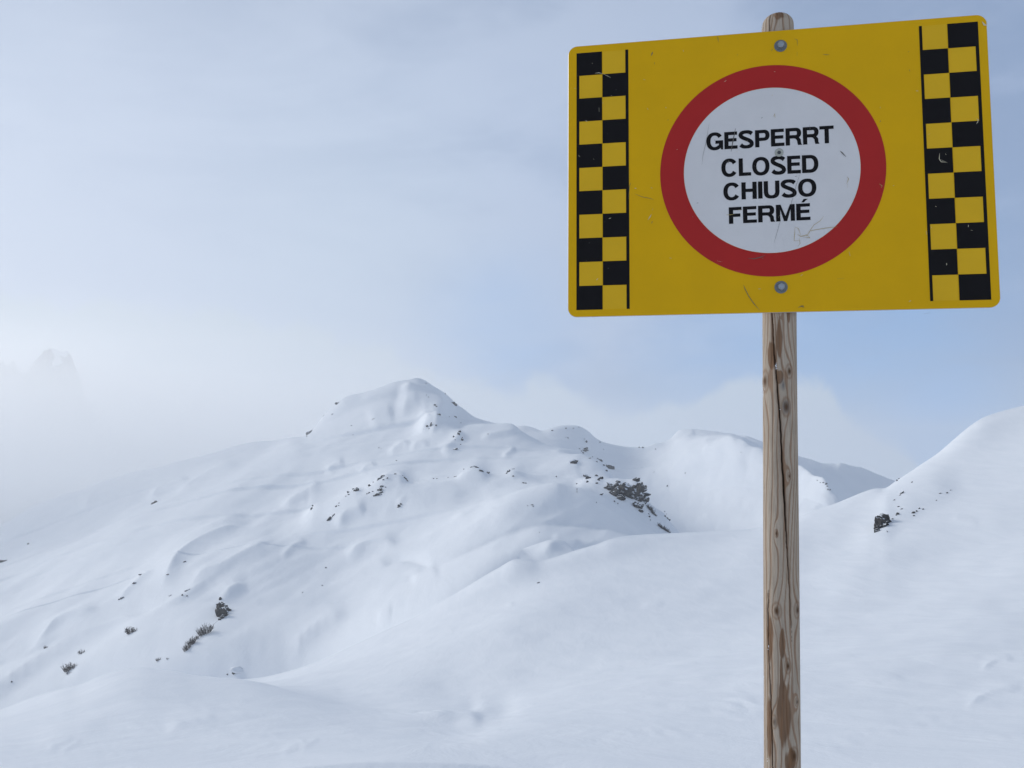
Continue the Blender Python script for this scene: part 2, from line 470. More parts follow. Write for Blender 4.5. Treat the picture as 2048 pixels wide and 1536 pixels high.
# ------------------------------------------------------------------ main mountain
TOP = [(-900,1330),(-300,1165),(0,1050),(71,1010),(120,992),(171,975),(220,958),(264,941),(317,932),(354,920),(381,914),(415,906),(452,894),(500,883),(560,878),(605,873),(618,866),(631,850),(648,828),(672,806),(694,791),(735,782),(765,771),(794,761),(816,758),(836,753),(848,757),(865,768),(892,785),(911,803),(931,817),(948,831),(975,839),(992,843),(1050,865),(1120,900),(1400,1010),(2000,1100),(2900,1200)]
mount_lines = [
 ([(-900,2000),(2900,2000)], [(-900,112),(2900,112)]),
 ([(-900,1700),(0,1460),(150,1400),(300,1335),(430,1315),(600,1335),(760,1290),(900,1215),(1040,1130),(1150,1112),(1250,1100),(1350,1105),(1450,1150),(1700,1350),(2900,1700)], [(-900,205),(0,205),(300,188),(600,168),(900,142),(1040,160),(1300,200),(2900,240)]),
 ([(-900,1600),(0,1330),(200,1262),(400,1195),(520,1205),(650,1205),(800,1160),(900,1115),(1000,1070),(1100,1045),(1200,1055),(1300,1085),(1450,1150),(1700,1350),(2900,1700)], [(-900,258),(0,256),(600,218),(900,198),(1000,206),(1300,222),(2900,260)]),
 ([(-900,1500),(0,1240),(200,1172),(400,1105),(520,1090),(650,1095),(800,1075),(870,1052),(900,1041),(930,1030),(990,1004),(1037,985),(1073,977),(1122,970),(1154,970),(1171,976),(1207,994),(1244,1016),(1281,1040),(1312,1060),(1345,1082),(1400,1115),(1700,1300),(2900,1600)], [(-900,310),(0,305),(500,278),(800,256),(1000,238),(1150,236),(1320,232),(2900,300)]),
 ([(-900,1495),(0,1232),(200,1164),(400,1097),(520,1081),(650,1078),(800,1048),(900,1028),(950,1016),(1000,1000),(1050,989),(1100,983),(1154,980),(1200,1001),(1244,1028),(1281,1052),(1312,1072),(1400,1125),(1700,1300),(2900,1600)], [(-900,320),(0,315),(500,289),(800,268),(1000,256),(1150,254),(1320,250),(2900,312)], 840),
 ([(-900,1440),(0,1178),(150,1128),(300,1080),(450,1050),(560,1046),(600,1036),(615,1019),(630,1003),(657,999),(680,990),(694,982),(711,975),(725,977),(738,970),(757,954),(770,949),(801,949),(814,960),(830,964),(867,959),(911,953),(926,939),(940,933),(950,931),(965,934),(977,946),(1000,948),(1014,943),(1026,937),(1040,942),(1060,955),(1100,966),(1150,966),(1166,955),(1190,950),(1205,955),(1232,955),(1254,959),(1273,957),(1285,972),(1295,1000),(1312,1014),(1330,1024),(1345,1048),(1360,1064),(1400,1090),(1700,1280),(2900,1560)], [(-900,400),(0,390),(300,350),(500,326),(700,316),(1000,305),(1200,290),(1400,285),(2900,380)]),
 ([(-900,1436),(0,1174),(300,1076),(500,1042),(600,1038),(660,1008),(700,990),(757,964),(801,958),(830,965),(867,958),(911,954),(950,940),(985,950),(1026,944),(1080,956),(1150,958),(1205,962),(1273,966),(1295,1010),(1345,1060),(1400,1100),(1700,1290),(2900,1570)], [(-900,415),(0,405),(300,366),(500,342),(700,332),(1000,321),(1200,304),(1400,298),(2900,390)], 560),
 ([(-900,1400),(0,1130),(150,1080),(300,1032),(450,985),(560,968),(650,958),(720,940),(780,926),(850,915),(950,912),(1050,912),(1110,911),(1150,909),(1180,911),(1202,921),(1216,932),(1226,950),(1240,985),(1300,1040),(1400,1110),(1700,1290),(2900,1570)], [(-900,500),(0,490),(300,450),(500,420),(700,400),(1000,385),(1200,368),(2900,440)]),
 ([(-900,1397),(0,1126),(150,1075),(300,1027),(450,980),(560,962),(650,950),(720,931),(780,918),(850,908),(950,905),(1050,906),(1110,908),(1150,910),(1180,914),(1202,928),(1240,990),(1300,1045),(1400,1115),(1700,1290),(2900,1570)], [(-900,515),(0,505),(300,465),(500,434),(700,414),(1000,398),(1200,382),(2900,455)], 1000),
 ([(-900,1370),(0,1098),(150,1040),(300,985),(450,938),(560,916),(620,898),(700,886),(760,880),(815,872),(835,862),(848,845),(862,833),(877,829),(892,837),(905,849),(916,857),(931,849),(965,844),(1009,843),(1028,846),(1040,856),(1060,872),(1085,885),(1120,893),(1160,904),(1180,912),(1240,990),(1400,1110),(1700,1290),(2900,1570)], [(-900,610),(0,600),(300,560),(500,520),(700,485),(1000,465),(1200,450),(2900,540)]),
 ([(-900,1365),(0,1090),(150,1032),(300,976),(450,928),(560,906),(620,888),(700,872),(760,862),(815,852),(848,846),(862,843),(892,845),(916,864),(931,858),(965,854),(1009,853),(1040,868),(1120,908),(1240,1000),(1400,1115),(1700,1290),(2900,1570)], [(-900,625),(0,615),(300,577),(500,540),(700,505),(1000,485),(1200,470),(2900,560)], 800),
 (TOP, [(-900,800),(0,760),(300,720),(500,680),(613,640),(700,638),(820,634),(900,668),(990,715),(2900,760)]),
 ([(p[0], p[1] + 16) for p in TOP], [(-900,830),(0,790),(300,750),(500,710),(613,675),(700,673),(820,670),(900,705),(990,750),(2900,790)]),
 ([(p[0], p[1] + 500) for p in TOP], [(-900,1150),(2900,1050)]),
]
def mount_noise(U, V, L):
    up = V + 0.55 * U          # runs across the fall-line drifts of the left face
    lm = sstep((760 - U) / 300.0)
    al = U * 0.85 - V * 0.5
    a = fbm(up / 75.0, al / 420.0, 21, 3) * 9.5
    b = fbm(U / 150.0, L * 9, 31, 4) * 6.0
    c = fbm(U / 34.0, L * 22, 33, 3) * 1.6
    w = sstep((6.45 - L) / 0.25)
    msk = sstep((perlin(U / 210.0 + 9, V / 120.0, 37) + 0.15) / 0.45)
    rd = (0.28 - np.abs(perlin((V + 0.5 * U) / 34.0, (U - V) / 210.0, 39))) * 7.0 * msk
    b = b + rd
    return (a * (0.3 + 0.7 * lm) + b * (0.65 - 0.35 * lm) + c * 0.35) * (0.25 + 0.75 * w) 
mount_feats = [
 # drifts of the left face: (from upper right to lower left), right-of-travel side is the lee
 ft([(508,1052),(470,1056),(425,1072),(385,1093),(355,1118),(335,1150),(318,1185)], 26, 72, 13),
 ft([(560,1075),(500,1105),(440,1135),(400,1150),(375,1180)], 22, 40, 8),
 ft([(470,1130),(400,1172),(330,1215),(270,1255),(200,1300),(140,1330)], 26, 34, 7),
 ft([(205,1222),(150,1235),(110,1250),(85,1280),(60,1310)], 26, 46, 9),
 ft([(300,1225),(255,1243),(210,1262),(165,1281),(85,1321),(0,1378),(-80,1420)], 20, 55, 12, taper=0.15),
 ft([(330,1250),(240,1300),(160,1345),(125,1378)], 20, 34, 7),
 ft([(613,872),(587,895),(550,925),(500,955),(415,997),(300,1042),(150,1112),(0,1168),(-200,1240)], 50, 36, 7, sharp=False, taper=0.05),
 ft([(440,1010),(350,1050),(250,1085),(120,1120),(0,1155)], 40, 40, 5, sharp=False),
 ft([(310,1140),(290,1150),(262,1175),(235,1205)], 12, 22, 4.5),
 ft([(500,1172),(470,1182),(448,1195),(438,1210)], 18, 60, 10, taper=0.45),
 ft([(615,1085),(590,1092),(570,1110),(562,1120)], 14, 18, 4),
 ft([(380,958),(340,972),(310,985),(296,1005)], 20, 28, 6),
 ft([(240,965),(200,978),(175,1002),(165,1025)], 22, 34, 6),
 ft([(170,982),(120,1010),(60,1045),(0,1085)], 20, 40, 6),
 ft([(480,925),(430,940),(390,962),(350,990)], 22, 34, 5),
 ft([(690,925),(672,930),(650,945)], 14, 20, 5),
 ft([(755,930),(730,936),(722,950)], 14, 22, 4),
 ft([(645,960),(620,980),(585,1000),(560,1020)], 26, 30, 6),
 ft([(735,1020),(720,1022),(690,1035),(670,1055)], 18, 46, 9),
 ft([(760,955),(790,948),(815,958)], 12, 22, 4),
 ft([(815,1000),(805,1003),(795,1015)], 8, 14, 4),
 ft([(800,1085),(745,1088),(718,1097),(690,1118)], 20, 34, 8),
 ft([(870,1135),(830,1120),(800,1115),(760,1130)], 26, 22, -6),
 ft([(880,1140),(850,1152),(820,1165)], 22, 30, 5),
 ft([(700,1228),(675,1238),(640,1256),(610,1278),(575,1312)], 26, 50, 9),
 ft([(785,1228),(770,1232),(755,1240)], 14, 18, 6),
 ft([(1010,1000),(960,1015),(930,1030),(900,1045)], 12, 26, 4),
 # dome
 ft([(1154,972),(1120,985),(1060,1005),(1010,1035),(990,1075)], 40, 60, 6, sharp=False),
 ft([(1150,985),(1200,1010),(1260,1050),(1300,1080)], 22, 60, 4),
 ft([(1100,1076),(1130,1078),(1165,1092)], 16, 16, 4),
 # peak: break between the lit left shoulder and the shaded right flank
 ft([(796,775),(830,784),(852,787),(872,800),(890,822),(900,838)], 24, 80, 17, taper=0.2),
 ft([(720,800),(760,792),(800,790)], 20, 20, 3),
 ft([(800,830),(815,812),(840,802)], 20, 26, 4),
 ft([(735,845),(765,830),(790,825)], 30, 36, 5, sharp=False),
 ft([(862,834),(850,850),(845,866)], 14, 26, 5),
 ft([(880,832),(872,848),(862,870)], 12, 16, 4),
 ft([(822,888),(808,886),(790,896),(775,905)], 12, 12, 5),
 ft([(860,888),(838,886),(820,896)], 12, 12, 4),
 ft([(925,858),(918,872),(905,890),(880,905)], 26, 30, 7),
 ft([(1041,856),(1030,862),(1000,868),(960,878)], 10, 26, 5),
 ft([(1030,895),(1020,905),(1005,915)], 10, 16, 4),
 ft([(1100,905),(1150,905),(1178,912)], 12, 16, 3),
]
ML, MN = with_shoulders(mount_lines, [6, 12, 30, 34, 12, 34, 10, 40, 8, 40, 8, 44, 8, 8], {5: (13, 0.955, 45, 560), 9: (10, 0.96, 50, 740), 11: (14, 0.955, 45)})
loft('snowy_mountain', ML, MN, -900, 2000, 4, SNOW_FAR, mount_feats, [mount_noise], fgain=1.15, smt=2.6, label='snow covered mountain with a pointed top in the middle distance')

# ------------------------------------------------------------------ back ridge with bowl and sunlit spur
RIDGE = [(700,960),(900,905),(1000,872),(1044,849),(1073,857),(1085,861),(1093,857),(1112,852),(1137,849),(1149,849),(1176,860),(1190,874),(1203,882),(1232,889),(1261,893),(1288,894),(1315,889),(1337,881),(1359,865),(1373,856),(1393,857),(1415,859),(1464,866),(1500,874),(1550,892),(1592,909),(1616,916),(1646,926),(1665,927),(1680,928),(1719,934),(1743,943),(1782,959),(1850,985),(2000,1050),(2900,1250)]
back_lines = [
 ([(700,1500),(2900,1500)], [(700,330),(2900,330)]),
 ([(700,1130),(1100,1090),(1250,1110),(1400,1110),(1500,1095),(1592,1060),(1650,1060),(1700,1075),(2000,1150),(2900,1350)], [(700,470),(1100,470),(1280,490),(1450,470),(1592,420),(1700,360),(2900,480)]),
 ([(700,1050),(1100,1000),(1250,1010),(1330,1000),(1400,985),(1500,975),(1560,985),(1592,990),(1640,1005),(1680,1030),(1720,1060),(2000,1140),(2900,1340)], [(700,540),(1100,530),(1240,580),(1330,590),(1450,545),(1592,480),(1690,400),(1750,400),(2900,520)]),
 ([(700,1000),(1100,920),(1180,930),(1260,935),(1330,920),(1380,895),(1440,878),(1480,876),(1500,886),(1530,899),(1560,916),(1592,934),(1614,943),(1630,950),(1646,959),(1655,970),(1663,982),(1675,994),(1690,1010),(1720,1045),(2000,1130),(2900,1330)], [(700,610),(1100,590),(1240,655),(1300,662),(1400,615),(1500,565),(1592,520),(1690,430),(1750,430),(2900,580)]),
 ([(700,998),(1100,915),(1180,924),(1260,929),(1330,914),(1380,889),(1440,873),(1480,876),(1500,890),(1530,906),(1560,928),(1592,950),(1630,975),(1663,1005),(1690,1030),(1720,1055),(2000,1130),(2900,1330)], [(700,620),(1100,600),(1240,665),(1300,672),(1400,627),(1500,580),(1592,545),(1690,470),(1750,460),(2900,600)]),
 ([(700,980),(1000,890),(1100,880),(1180,895),(1260,908),(1330,898),(1380,873),(1440,868),(1500,884),(1560,912),(1600,932),(1640,955),(1690,985),(1730,1000),(1780,1005),(2000,1090),(2900,1290)], [(700,650),(1100,640),(1240,690),(1300,695),(1400,660),(1500,640),(1592,640),(1690,680),(1800,710),(2900,750)]),
 (RIDGE, [(700,690),(1100,680),(1240,720),(1300,722),(1400,705),(1500,705),(1700,770),(1800,800),(2900,860)]),
 ([(p[0], p[1] + 16) for p in RIDGE], [(700,720),(1240,752),(1500,740),(1800,840),(2900,900)]),
 ([(p[0], p[1] + 400) for p in RIDGE], [(700,1000),(2900,1000)]),
]
def back_noise(U, V, L):
    return fbm(U / 100.0, L * 10, 41, 4) * 9.0 * sstep((6.52 - L) / 0.12) + fbm(U / 30.0, L * 40, 43, 3) * 1.2
back_feats = [
 ft([(1375,857),(1350,872),(1320,886),(1290,896)], 12, 30, 7),
 ft([(1375,858),(1385,866),(1370,876),(1345,886)], 10, 16, 3),
 ft([(1480,880),(1460,890),(1430,900),(1400,905)], 30, 30, 6, sharp=False),
 ft([(1450,900),(1400,915),(1370,930)], 30, 26, 5),
 ft([(1500,930),(1460,940),(1430,960),(1410,985)], 30, 40, 6, sharp=False),
 ft([(1672,926),(1690,934),(1710,948)], 10, 22, 4),
 ft([(1560,912),(1592,931),(1646,957),(1663,980),(1685,1006)], 20, 20, 5, taper=0.1),
 ft([(1480,872),(1510,884),(1540,898)], 12, 14, 4),
]
BL, BN = with_shoulders(back_lines, [4, 20, 24, 30, 8, 14, 26, 6, 6], {6: (8, 0.97, 40)})
loft('back_snow_ridge', BL, BN, 700, 2900, 4, SNOW_FAR, back_feats, [back_noise], smt=1.4, label='snowy back ridge with a wide shaded bowl behind the post')

# ------------------------------------------------------------------ foggy cliffs far left
def cliffs():
    prof = [(-500,660),(-200,700),(-60,705),(0,724),(12,730),(22,724),(27,721),(32,728),(38,744),(50,747),(54,742),(58,752),(60,730),(78,712),(92,702),(105,697),(122,699),(136,706),(146,722),(154,742),(170,790),(220,860),(420,940),(700,1000)]
    U = np.arange(-500, 700, 3.0)
    top = np.interp(U, [p[0] for p in prof], [p[1] for p in prof])
    top = top + fbm(U / 10, U * 0 + 3.3, 51, 4) * 9
    T = np.linspace(0, 1, 46)
    UU = np.repeat(U[:, None], len(T), 1); TT = np.repeat(T[None], len(U), 0)
    r = 1560 + 180 * TT + fbm(UU / 26, TT * 6, 55, 4) * 36 * (1 - TT * 0.5)
    V = 1250 + (top[:, None] - 1250) * sstep(TT) ** 0.8
    front = unproj(UU, V, r)
    UB = UU; VB = np.repeat(top[:, None], len(T), 1) + TT * 500
    back = unproj(UB, VB, 1760 + TT * 250)
    P = np.concatenate([front, back[:, 1:]], 1)
    o = link('misty_cliffs', grid_mesh('misty_cliffs', P), CLIFF)
    tag(o, 'craggy cliffs almost lost in the fog', kind='structure')
cliffs()

# ------------------------------------------------------------------ haze
def box_mesh(name, x0, x1, y0, y1, z0, z1):
    V = [(x, y, z) for x in (x0, x1) for y in (y0, y1) for z in (z0, z1)]
    Fc = [(0, 1, 3, 2), (4, 6, 7, 5), (0, 4, 5, 1), (2, 3, 7, 6), (0, 2, 6, 4), (1, 5, 7, 3)]
    return mesh(name, V, Fc)
HAZE_D = 0.00034
hm = bpy.data.materials.new('haze'); hm.use_nodes = True
ht = NT(hm.node_tree); hm.node_tree.nodes.clear()
pv = ht.n('ShaderNodeVolumePrincipled')
pv.inputs['Color'].default_value = (0.98, 0.99, 1.0, 1)
pv.inputs['Density'].default_value = HAZE_D
pv.inputs['Anisotropy'].default_value = 0.5
mo = ht.n('ShaderNodeOutputMaterial'); ht.l.new(pv.outputs[0], mo.inputs['Volume'])
hz = link('haze', box_mesh('haze', -4700, 4700, -4700, 5700, -172, 275), hm)
tag(hz, 'thin pale mountain haze', kind='stuff')
# fog banks: soft-edged clouds of denser air lying against the left of the mountain
def fog_bank(name, u, v, r, size, dens, label, lab2=None):
    c = unproj(np.array(u), np.array(v), r)
    import bmesh
    bm = bmesh.new(); bmesh.ops.create_icosphere(bm, subdivisions=4, radius=1.0)
    me = bpy.data.meshes.new(name); bm.to_mesh(me); bm.free()
    m = bpy.data.materials.new(name); m.use_nodes = True
    t = NT(m.node_tree); m.node_tree.nodes.clear()
    tcn = t.n('ShaderNodeTexCoord')
    ln = t.vm('LENGTH', tcn.outputs['Object'], out=1)
    nz = t.noise(tcn.outputs['Object'], 2.2, 3, 0.5)
    k = t.ss(t.m('ADD', ln, t.m('MULTIPLY', t.m('SUBTRACT', nz, 0.5), 0.7)), 0.95, 0.15, 0.0, dens)
    p = t.n('ShaderNodeVolumePrincipled'); p.inputs['Color'].default_value = (1.0, 1.0, 1.0, 1)
    p.inputs['Anisotropy'].default_value = 0.45
    t.l.new(k, p.inputs['Density'])
    o_ = t.n('ShaderNodeOutputMaterial'); t.l.new(p.outputs[0], o_.inputs['Volume'])
    o = link(name, me, m); o.location = c; o.scale = size
    o.rotation_euler = (0, 0, 0)
    tag(o, label, kind='stuff')
    return o
fog_bank('fog_bank', -140, 890, 1080, (800, 640, 152), 0.0074, 'bank of fog hiding the left end of the mountain')
FINE = True
# ------------------------------------------------------------------ closed sign on its post
SGN = Matrix(((1, 0, 0), (0, 1, 0), (0, 0, 1)))
yw, pt_, ro = R(9.97), R(5.71), R(-0.47)
def rx(a): return np.array([[1, 0, 0], [0, math.cos(a), -math.sin(a)], [0, math.sin(a), math.cos(a)]])
def ry(a): return np.array([[math.cos(a), 0, math.sin(a)], [0, 1, 0], [-math.sin(a), 0, math.cos(a)]])
def rz(a): return np.array([[math.cos(a), -math.sin(a), 0], [math.sin(a), math.cos(a), 0], [0, 0, 1]])
CR = rx(pt_) @ ry(yw) @ rz(ro)                       # in camera axes: right, up, forward
C2W = np.stack([RT, UP, FWD], 1)                     # columns
AX = C2W @ CR                                        # columns: sign right, sign up, away from the viewer
SC_ = 1.745
SO = CAM + C2W @ (np.array([0.3093, 0.2553, 1.0]) * SC_)
SW, SH = 0.4871 * SC_, 0.3453 * SC_
def to_sign(u, v):
    """a picture point as coordinates on the face of the board"""
    d = pray(u, v); n = AX[:, 2]
    P = CAM + d * (np.dot(SO - CAM, n) / np.dot(d, n))
    q = AX.T @ (P - SO)
    return q[0], q[1]
sign = empty('warning_sign', tuple(SO))
Mw = Matrix(((AX[0, 0], -AX[0, 2] * -1, AX[0, 1]), (AX[1, 0], AX[1, 2], AX[1, 1]), (AX[2, 0], AX[2, 2], AX[2, 1])))
sign.matrix_world = Matrix.Translation(Vector(SO)) @ Mw.to_4x4()   # local x right, y away, z up
tag(sign, 'yellow closed-slope sign with red ring and black checks on a weathered wooden post', 'warning sign')

def paint(name, c, rough=0.45, wear=0.5, wearcol=(0.5, 0.5, 0.5)):
    m, t, b = mat(name, c, rough, 0, 0.10)
    o = t.n('ShaderNodeTexCoord')
    a = t.noise(o.outputs['Object'], 9, 5, 0.6)
    f = t.noise(o.outputs['Object'], 160, 3, 0.6)
    k = t.ss(a, 0.3, 0.75)
    c1 = tuple(x * 0.965 for x in c) + (1,); c2 = tuple(min(1, x * 1.025) for x in c) + (1,)
    col = t.mix(k, c1, c2)
    sp = t.ss(f, 0.735, 0.76, 0, wear)
    t.l.new(t.mix(sp, col, (*wearcol, 1)), b.inputs['Base Color'])
    t.put(b.inputs['Roughness'], t.ss(a, 0.2, 0.8, rough - 0.08, rough + 0.12))
    bump(t, b, f, 0.15, 0.001)
    return m
YEL = paint('yellow_paint', (0.78, 0.435, 0.006), 0.5, 0.25, (0.75, 0.6, 0.25))
YEL2 = paint('pale_yellow_paint', (0.79, 0.465, 0.02), 0.5, 0.2, (0.7, 0.6, 0.3))
RED = paint('red_paint', (0.46, 0.028, 0.026), 0.45, 0.25, (0.6, 0.25, 0.2))
WHT = paint('white_paint', (0.74, 0.715, 0.70), 0.5, 0.2, (0.45, 0.45, 0.46))
BLK = paint('black_paint', (0.011, 0.010, 0.011), 0.6, 0.5, (0.3, 0.3, 0.26))
ALU, _t, _b = mat('aluminium_edge', (0.55, 0.56, 0.57), 0.45, 0.9)
ZINC, _t, _b = mat('zinc_steel', (0.34, 0.37, 0.40), 0.45, 0.7)
ZINCD, _t, _b = mat('dull_zinc', (0.19, 0.21, 0.225), 0.55, 0.6)
HOLE, _t, _b = mat('dark_recess', (0.08, 0.085, 0.09), 0.9)
SCRM, _t, _b = mat('scratch_ochre', (0.46, 0.34, 0.12), 0.7)
SCRD, _t, _b = mat('scratch_dark', (0.13, 0.12, 0.10), 0.8)
SCRL, _t, _b = mat('scratch_pale', (0.66, 0.60, 0.42), 0.7)

def poly3(name, loops_list, m, parent, y=-0.0004, holes=False):
    """flat painted pieces; each item is a list of loops (outer, hole, ...) in sign x,z"""
    V, Fc = [], []
    for loops in loops_list:
        tri = tessellate_polygon([[Vector((p[0], p[1], 0)) for p in lp] for lp in loops])
        base = len(V); fl = [p for lp in loops for p in lp]
        V += [(p[0], y, p[1]) for p in fl]
        for a, b_, c in tri:
            A, B, C_ = fl[a], fl[b_], fl[c]
            area = (B[0] - A[0]) * (C_[1] - A[1]) - (B[1] - A[1]) * (C_[0] - A[0])
            if abs(area) < 1e-12: continue
            Fc.append((base + a, base + b_, base + c) if area > 0 else (base + a, base + c, base + b_))
    return link(name, mesh(name, V, Fc), m, parent)

def rrect(w, h, r, n=10):
    out = []
    for cx, cz, a0 in ((w/2 - r, h/2 - r, 0), (-w/2 + r, h/2 - r, 90), (-w/2 + r, -h/2 + r, 180), (w/2 - r, -h/2 + r, 270)):
        for i in range(n + 1):
            a = R(a0 + 90 * i / n); out.append((cx + r * math.cos(a), cz + r * math.sin(a)))
    return out
# board: a 3 mm sheet with a softened rim
TH = 0.003
def board():
    o0 = rrect(SW, SH, 0.020); o1 = rrect(SW - 0.0012, SH - 0.0012, 0.0195); n = len(o0)
    V = [(x, 0.0, z) for x, z in o1] + [(x, 0.0006, z) for x, z in o0] + [(x, TH - 0.0006, z) for x, z in o0] + [(x, TH, z) for x, z in o1]
    Fc = [tuple(range(n)), tuple(reversed(range(3 * n, 4 * n)))]
    for k in range(3):
        for i in range(n):
            j = (i + 1) % n
            Fc.append((k * n + i, (k + 1) * n + i, (k + 1) * n + j, k * n + j))
    me = mesh('board', V, Fc)
    me.materials.append(YEL); me.materials.append(ALU)
    for p in me.polygons: p.material_index = 0 if p.index == 0 else 1
    o = link('board', me, None, sign)
    return o
BD = board()
# ring and disc
rc = to_sign(1546.8, 341.5)
cen = np.mean([to_sign(1320, 350), to_sign(1773, 333)], 0); cz = (to_sign(1553, 130)[1] + to_sign(1541, 553)[1]) / 2
ccx, ccz = float(cen[0]), float(cz)
RO = 0.2591 * SC_ / 2
RI = (to_sign(1721, 337)[0] - to_sign(1367, 346)[0]) / 2
def circ(r, n=128, cx=ccx, cz_=ccz): return [(cx + r * math.cos(2 * math.pi * i / n), cz_ + r * math.sin(2 * math.pi * i / n)) for i in range(n)]
poly3('red_ring', [[circ(RO), circ(RI)]], RED, BD)
poly3('white_disc', [[circ(RI - 0.0004)]], WHT, BD)

# checker bands; squares from their corners in the photograph, mapped on the board
def band(left):
    if left:
        xs = [to_sign(x, 360)[0] for x in (1153, 1158.6, 1205, 1252, 1258)]
        zt, zb = to_sign(1205, 103)[1], to_sign(1205, 619)[1]
    else:
        xs = [to_sign(x, 330)[0] for x in (1849, 1855, 1906.5, 1962.5, 1969.5)]
        zt, zb = to_sign(1900, 47.5)[1], to_sign(1917, 601)[1]
    h = (zt - zb) / 11
    loops = []
    g = 0.0004
    A, B, C_, D_, E_ = xs
    for i in range(11):
        z1, z0 = zt - i * h, zt - (i + 1) * h
        outer_black = (i % 2 == 0)
        if left: lo, hi = (A, C_ - g), (C_ + g, E_)
        else: lo, hi = (A, C_ - g), (C_ + g, E_)
        # the outer column is black on even rows, the inner one on odd rows
        ob, ib = (lo, hi) if left else (hi, lo)
        blk = ob if outer_black else ib
        loops.append([[(blk[0], z0), (blk[1], z0), (blk[1], z1), (blk[0], z1)]])
    # thin lines closing the pale squares on both sides
    def rl(x0, x1, rows):
        for i in rows:
            z1, z0 = zt - i * h, zt - (i + 1) * h
            loops.append([[(x0, z0), (x1, z0), (x1, z1), (x0, z1)]])
    odd, even = range(1, 11, 2), range(0, 11, 2)
    if left: rl(A, B, odd); rl(D_, E_, even)
    else: rl(D_, E_, odd); rl(A, B, even)
    o = poly3('checker_band', loops, BLK, BD)
    o['label'] = 'black checks down the %s edge' % ('left' if left else 'right')
    # slightly paler squares of reflective film
    L2 = []
    for i in range(11):
        z1, z0 = zt - i * h - g, zt - (i + 1) * h + g
        even_ = i % 2 == 0
        if left: x0, x1 = (C_ + g * 2, D_ - g) if even_ else (B + g, C_ - g * 2)
        else: x0, x1 = (B + g, C_ - g * 2) if even_ else (C_ + g * 2, D_ - g)
        L2.append([[(x0, z0), (x1, z0), (x1, z1), (x0, z1)]])
    poly3('yellow_squares', L2, YEL2, BD)
band(True); band(False)

# lettering, drawn stroke by stroke (cap height 1)
ST, SB = 0.27, 0.19      # stem and bar thickness
def box_(x0, y0, x1, y1): return [(x0, y0), (x1, y0), (x1, y1), (x0, y1)]
def arcp(cx, cy, rx_, ry_, a0, a1, n=18, p=2.25):
    out = []
    for i in range(n + 1):
        a = R(a0 + (a1 - a0) * i / n); c, s_ = math.cos(a), math.sin(a)
        out.append((cx + rx_ * math.copysign(abs(c) ** (2 / p), c), cy + ry_ * math.copysign(abs(s_) ** (2 / p), s_)))
    return out
def g_O(w=1.12):
    return [[arcp(w/2, .5, w/2, .525, 0, 360, 48)[:-1], arcp(w/2, .5, w/2 - ST, .525 - SB, 0, 360, 48)[:-1]]], w
def g_C(w=1.06, G=False):
    a0, a1 = 33, 327
    o = arcp(w/2, .5, w/2, .525, a0, a1 if not G else 300, 40); i_ = arcp(w/2, .5, w/2 - ST, .525 - SB, a0 - 3, (a1 + 3) if not G else 305, 40)
    if not G: return [[o + i_[::-1]]], w
    # G: spur and bar
    L = o + [(w - .16, .10), (w - .13, 0.0), (w, 0.0), (w, .54), (w * .54, .54), (w * .54, .54 - SB), (w - ST, .54 - SB), (w - ST - .01, .27)] + i_[::-1]
    return [[L]], w
def g_S(w=.98):
    # centre line of the S as a dense path, thickened
    P = arcp(w/2, .735, w/2 - .10, .215 - .0, 20, 180, 18)[0:]
    P = P + [(0.105, .70), (.15, .62), (.27, .565), (.5*w, .525), (.72*w, .475), (w - .14, .42), (w - .105, .33)]
    P = P + arcp(w/2, .285, w/2 - .105, .225, 0, -162, 18)[1:]
    # smooth the path
    A = np.array(P); 
    for _ in range(6): A[1:-1] = (A[:-2] + 2 * A[1:-1] + A[2:]) / 4
    T = np.gradient(A, axis=0); T /= np.linalg.norm(T, axis=1)[:, None] + 1e-9
    N = np.c_[-T[:, 1], T[:, 0]]
    th = (SB + (ST - SB) * np.abs(T[:, 1])) / 2
    l, r = A + N * th[:, None], A - N * th[:, None]
    return [[[tuple(x) for x in l] + [tuple(x) for x in r[::-1]]]], w
def g_bowl(x, y0, y1, w):         # right-hand bowl outline from the stem
    ry_ = (y1 - y0) / 2; cy = (y0 + y1) / 2; rx_ = min(ry_ * 1.15, w * .6)
    o = [(x, y0)] + arcp(w - rx_, cy, rx_, ry_, -90, 90, 20) + [(x, y1)]
    ri = max(ry_ - SB, .02); rxi = rx_ - ST
    i_ = [(ST, y0 + SB)] + arcp(w - rx_, cy, rxi, ri, -90, 90, 20) + [(ST, y1 - SB)]
    return o, i_
def g_P(w=.94):
    o, i_ = g_bowl(0, .36, 1.0, w)
    o = [(0, 0), (ST, 0), (ST, .36)] + o[1:-1] + [(0, 1)]
    return [[o, i_]], w
def g_R(w=1.02):
    o, i_ = g_bowl(0, .395, 1.0, w - .02)
    leg = [(ST, 0), (ST, .395), (w * .52, .395), (w * .62, .37), (w - .30, .27), (w - .27, .09), (w - .235, 0), (w + .02, 0), (w - .04, .12), (w - .06, .32), (w - .17, .44)]
    tail = [q for q in o[1:-1] if q[0] > w - .20 or q[1] > .6]
    tail = [q for q in tail if q[1] > .455]
    o2 = [(0, 0)] + leg + tail + [(0, 1)]
    return [[o2, i_]], w
def g_D(w=1.04):
    rx_ = .52
    o = [(0, 0)] + arcp(w - rx_, .5, rx_, .5, -90, 90, 28) + [(0, 1)]
    i_ = [(ST, SB)] + arcp(w - rx_, .5, rx_ - ST, .5 - SB, -90, 90, 28) + [(ST, 1 - SB)]
    return [[o, i_]], w
def g_U(w=.98):
    o = [(0, 1)] + arcp(w/2, .42, w/2, .445, 180, 360, 24, 2.6) + [(w, 1), (w - ST, 1)] + arcp(w/2, .42, w/2 - ST, .445 - SB, 360, 180, 24, 2.6) + [(ST, 1)]
    return [[o]], w
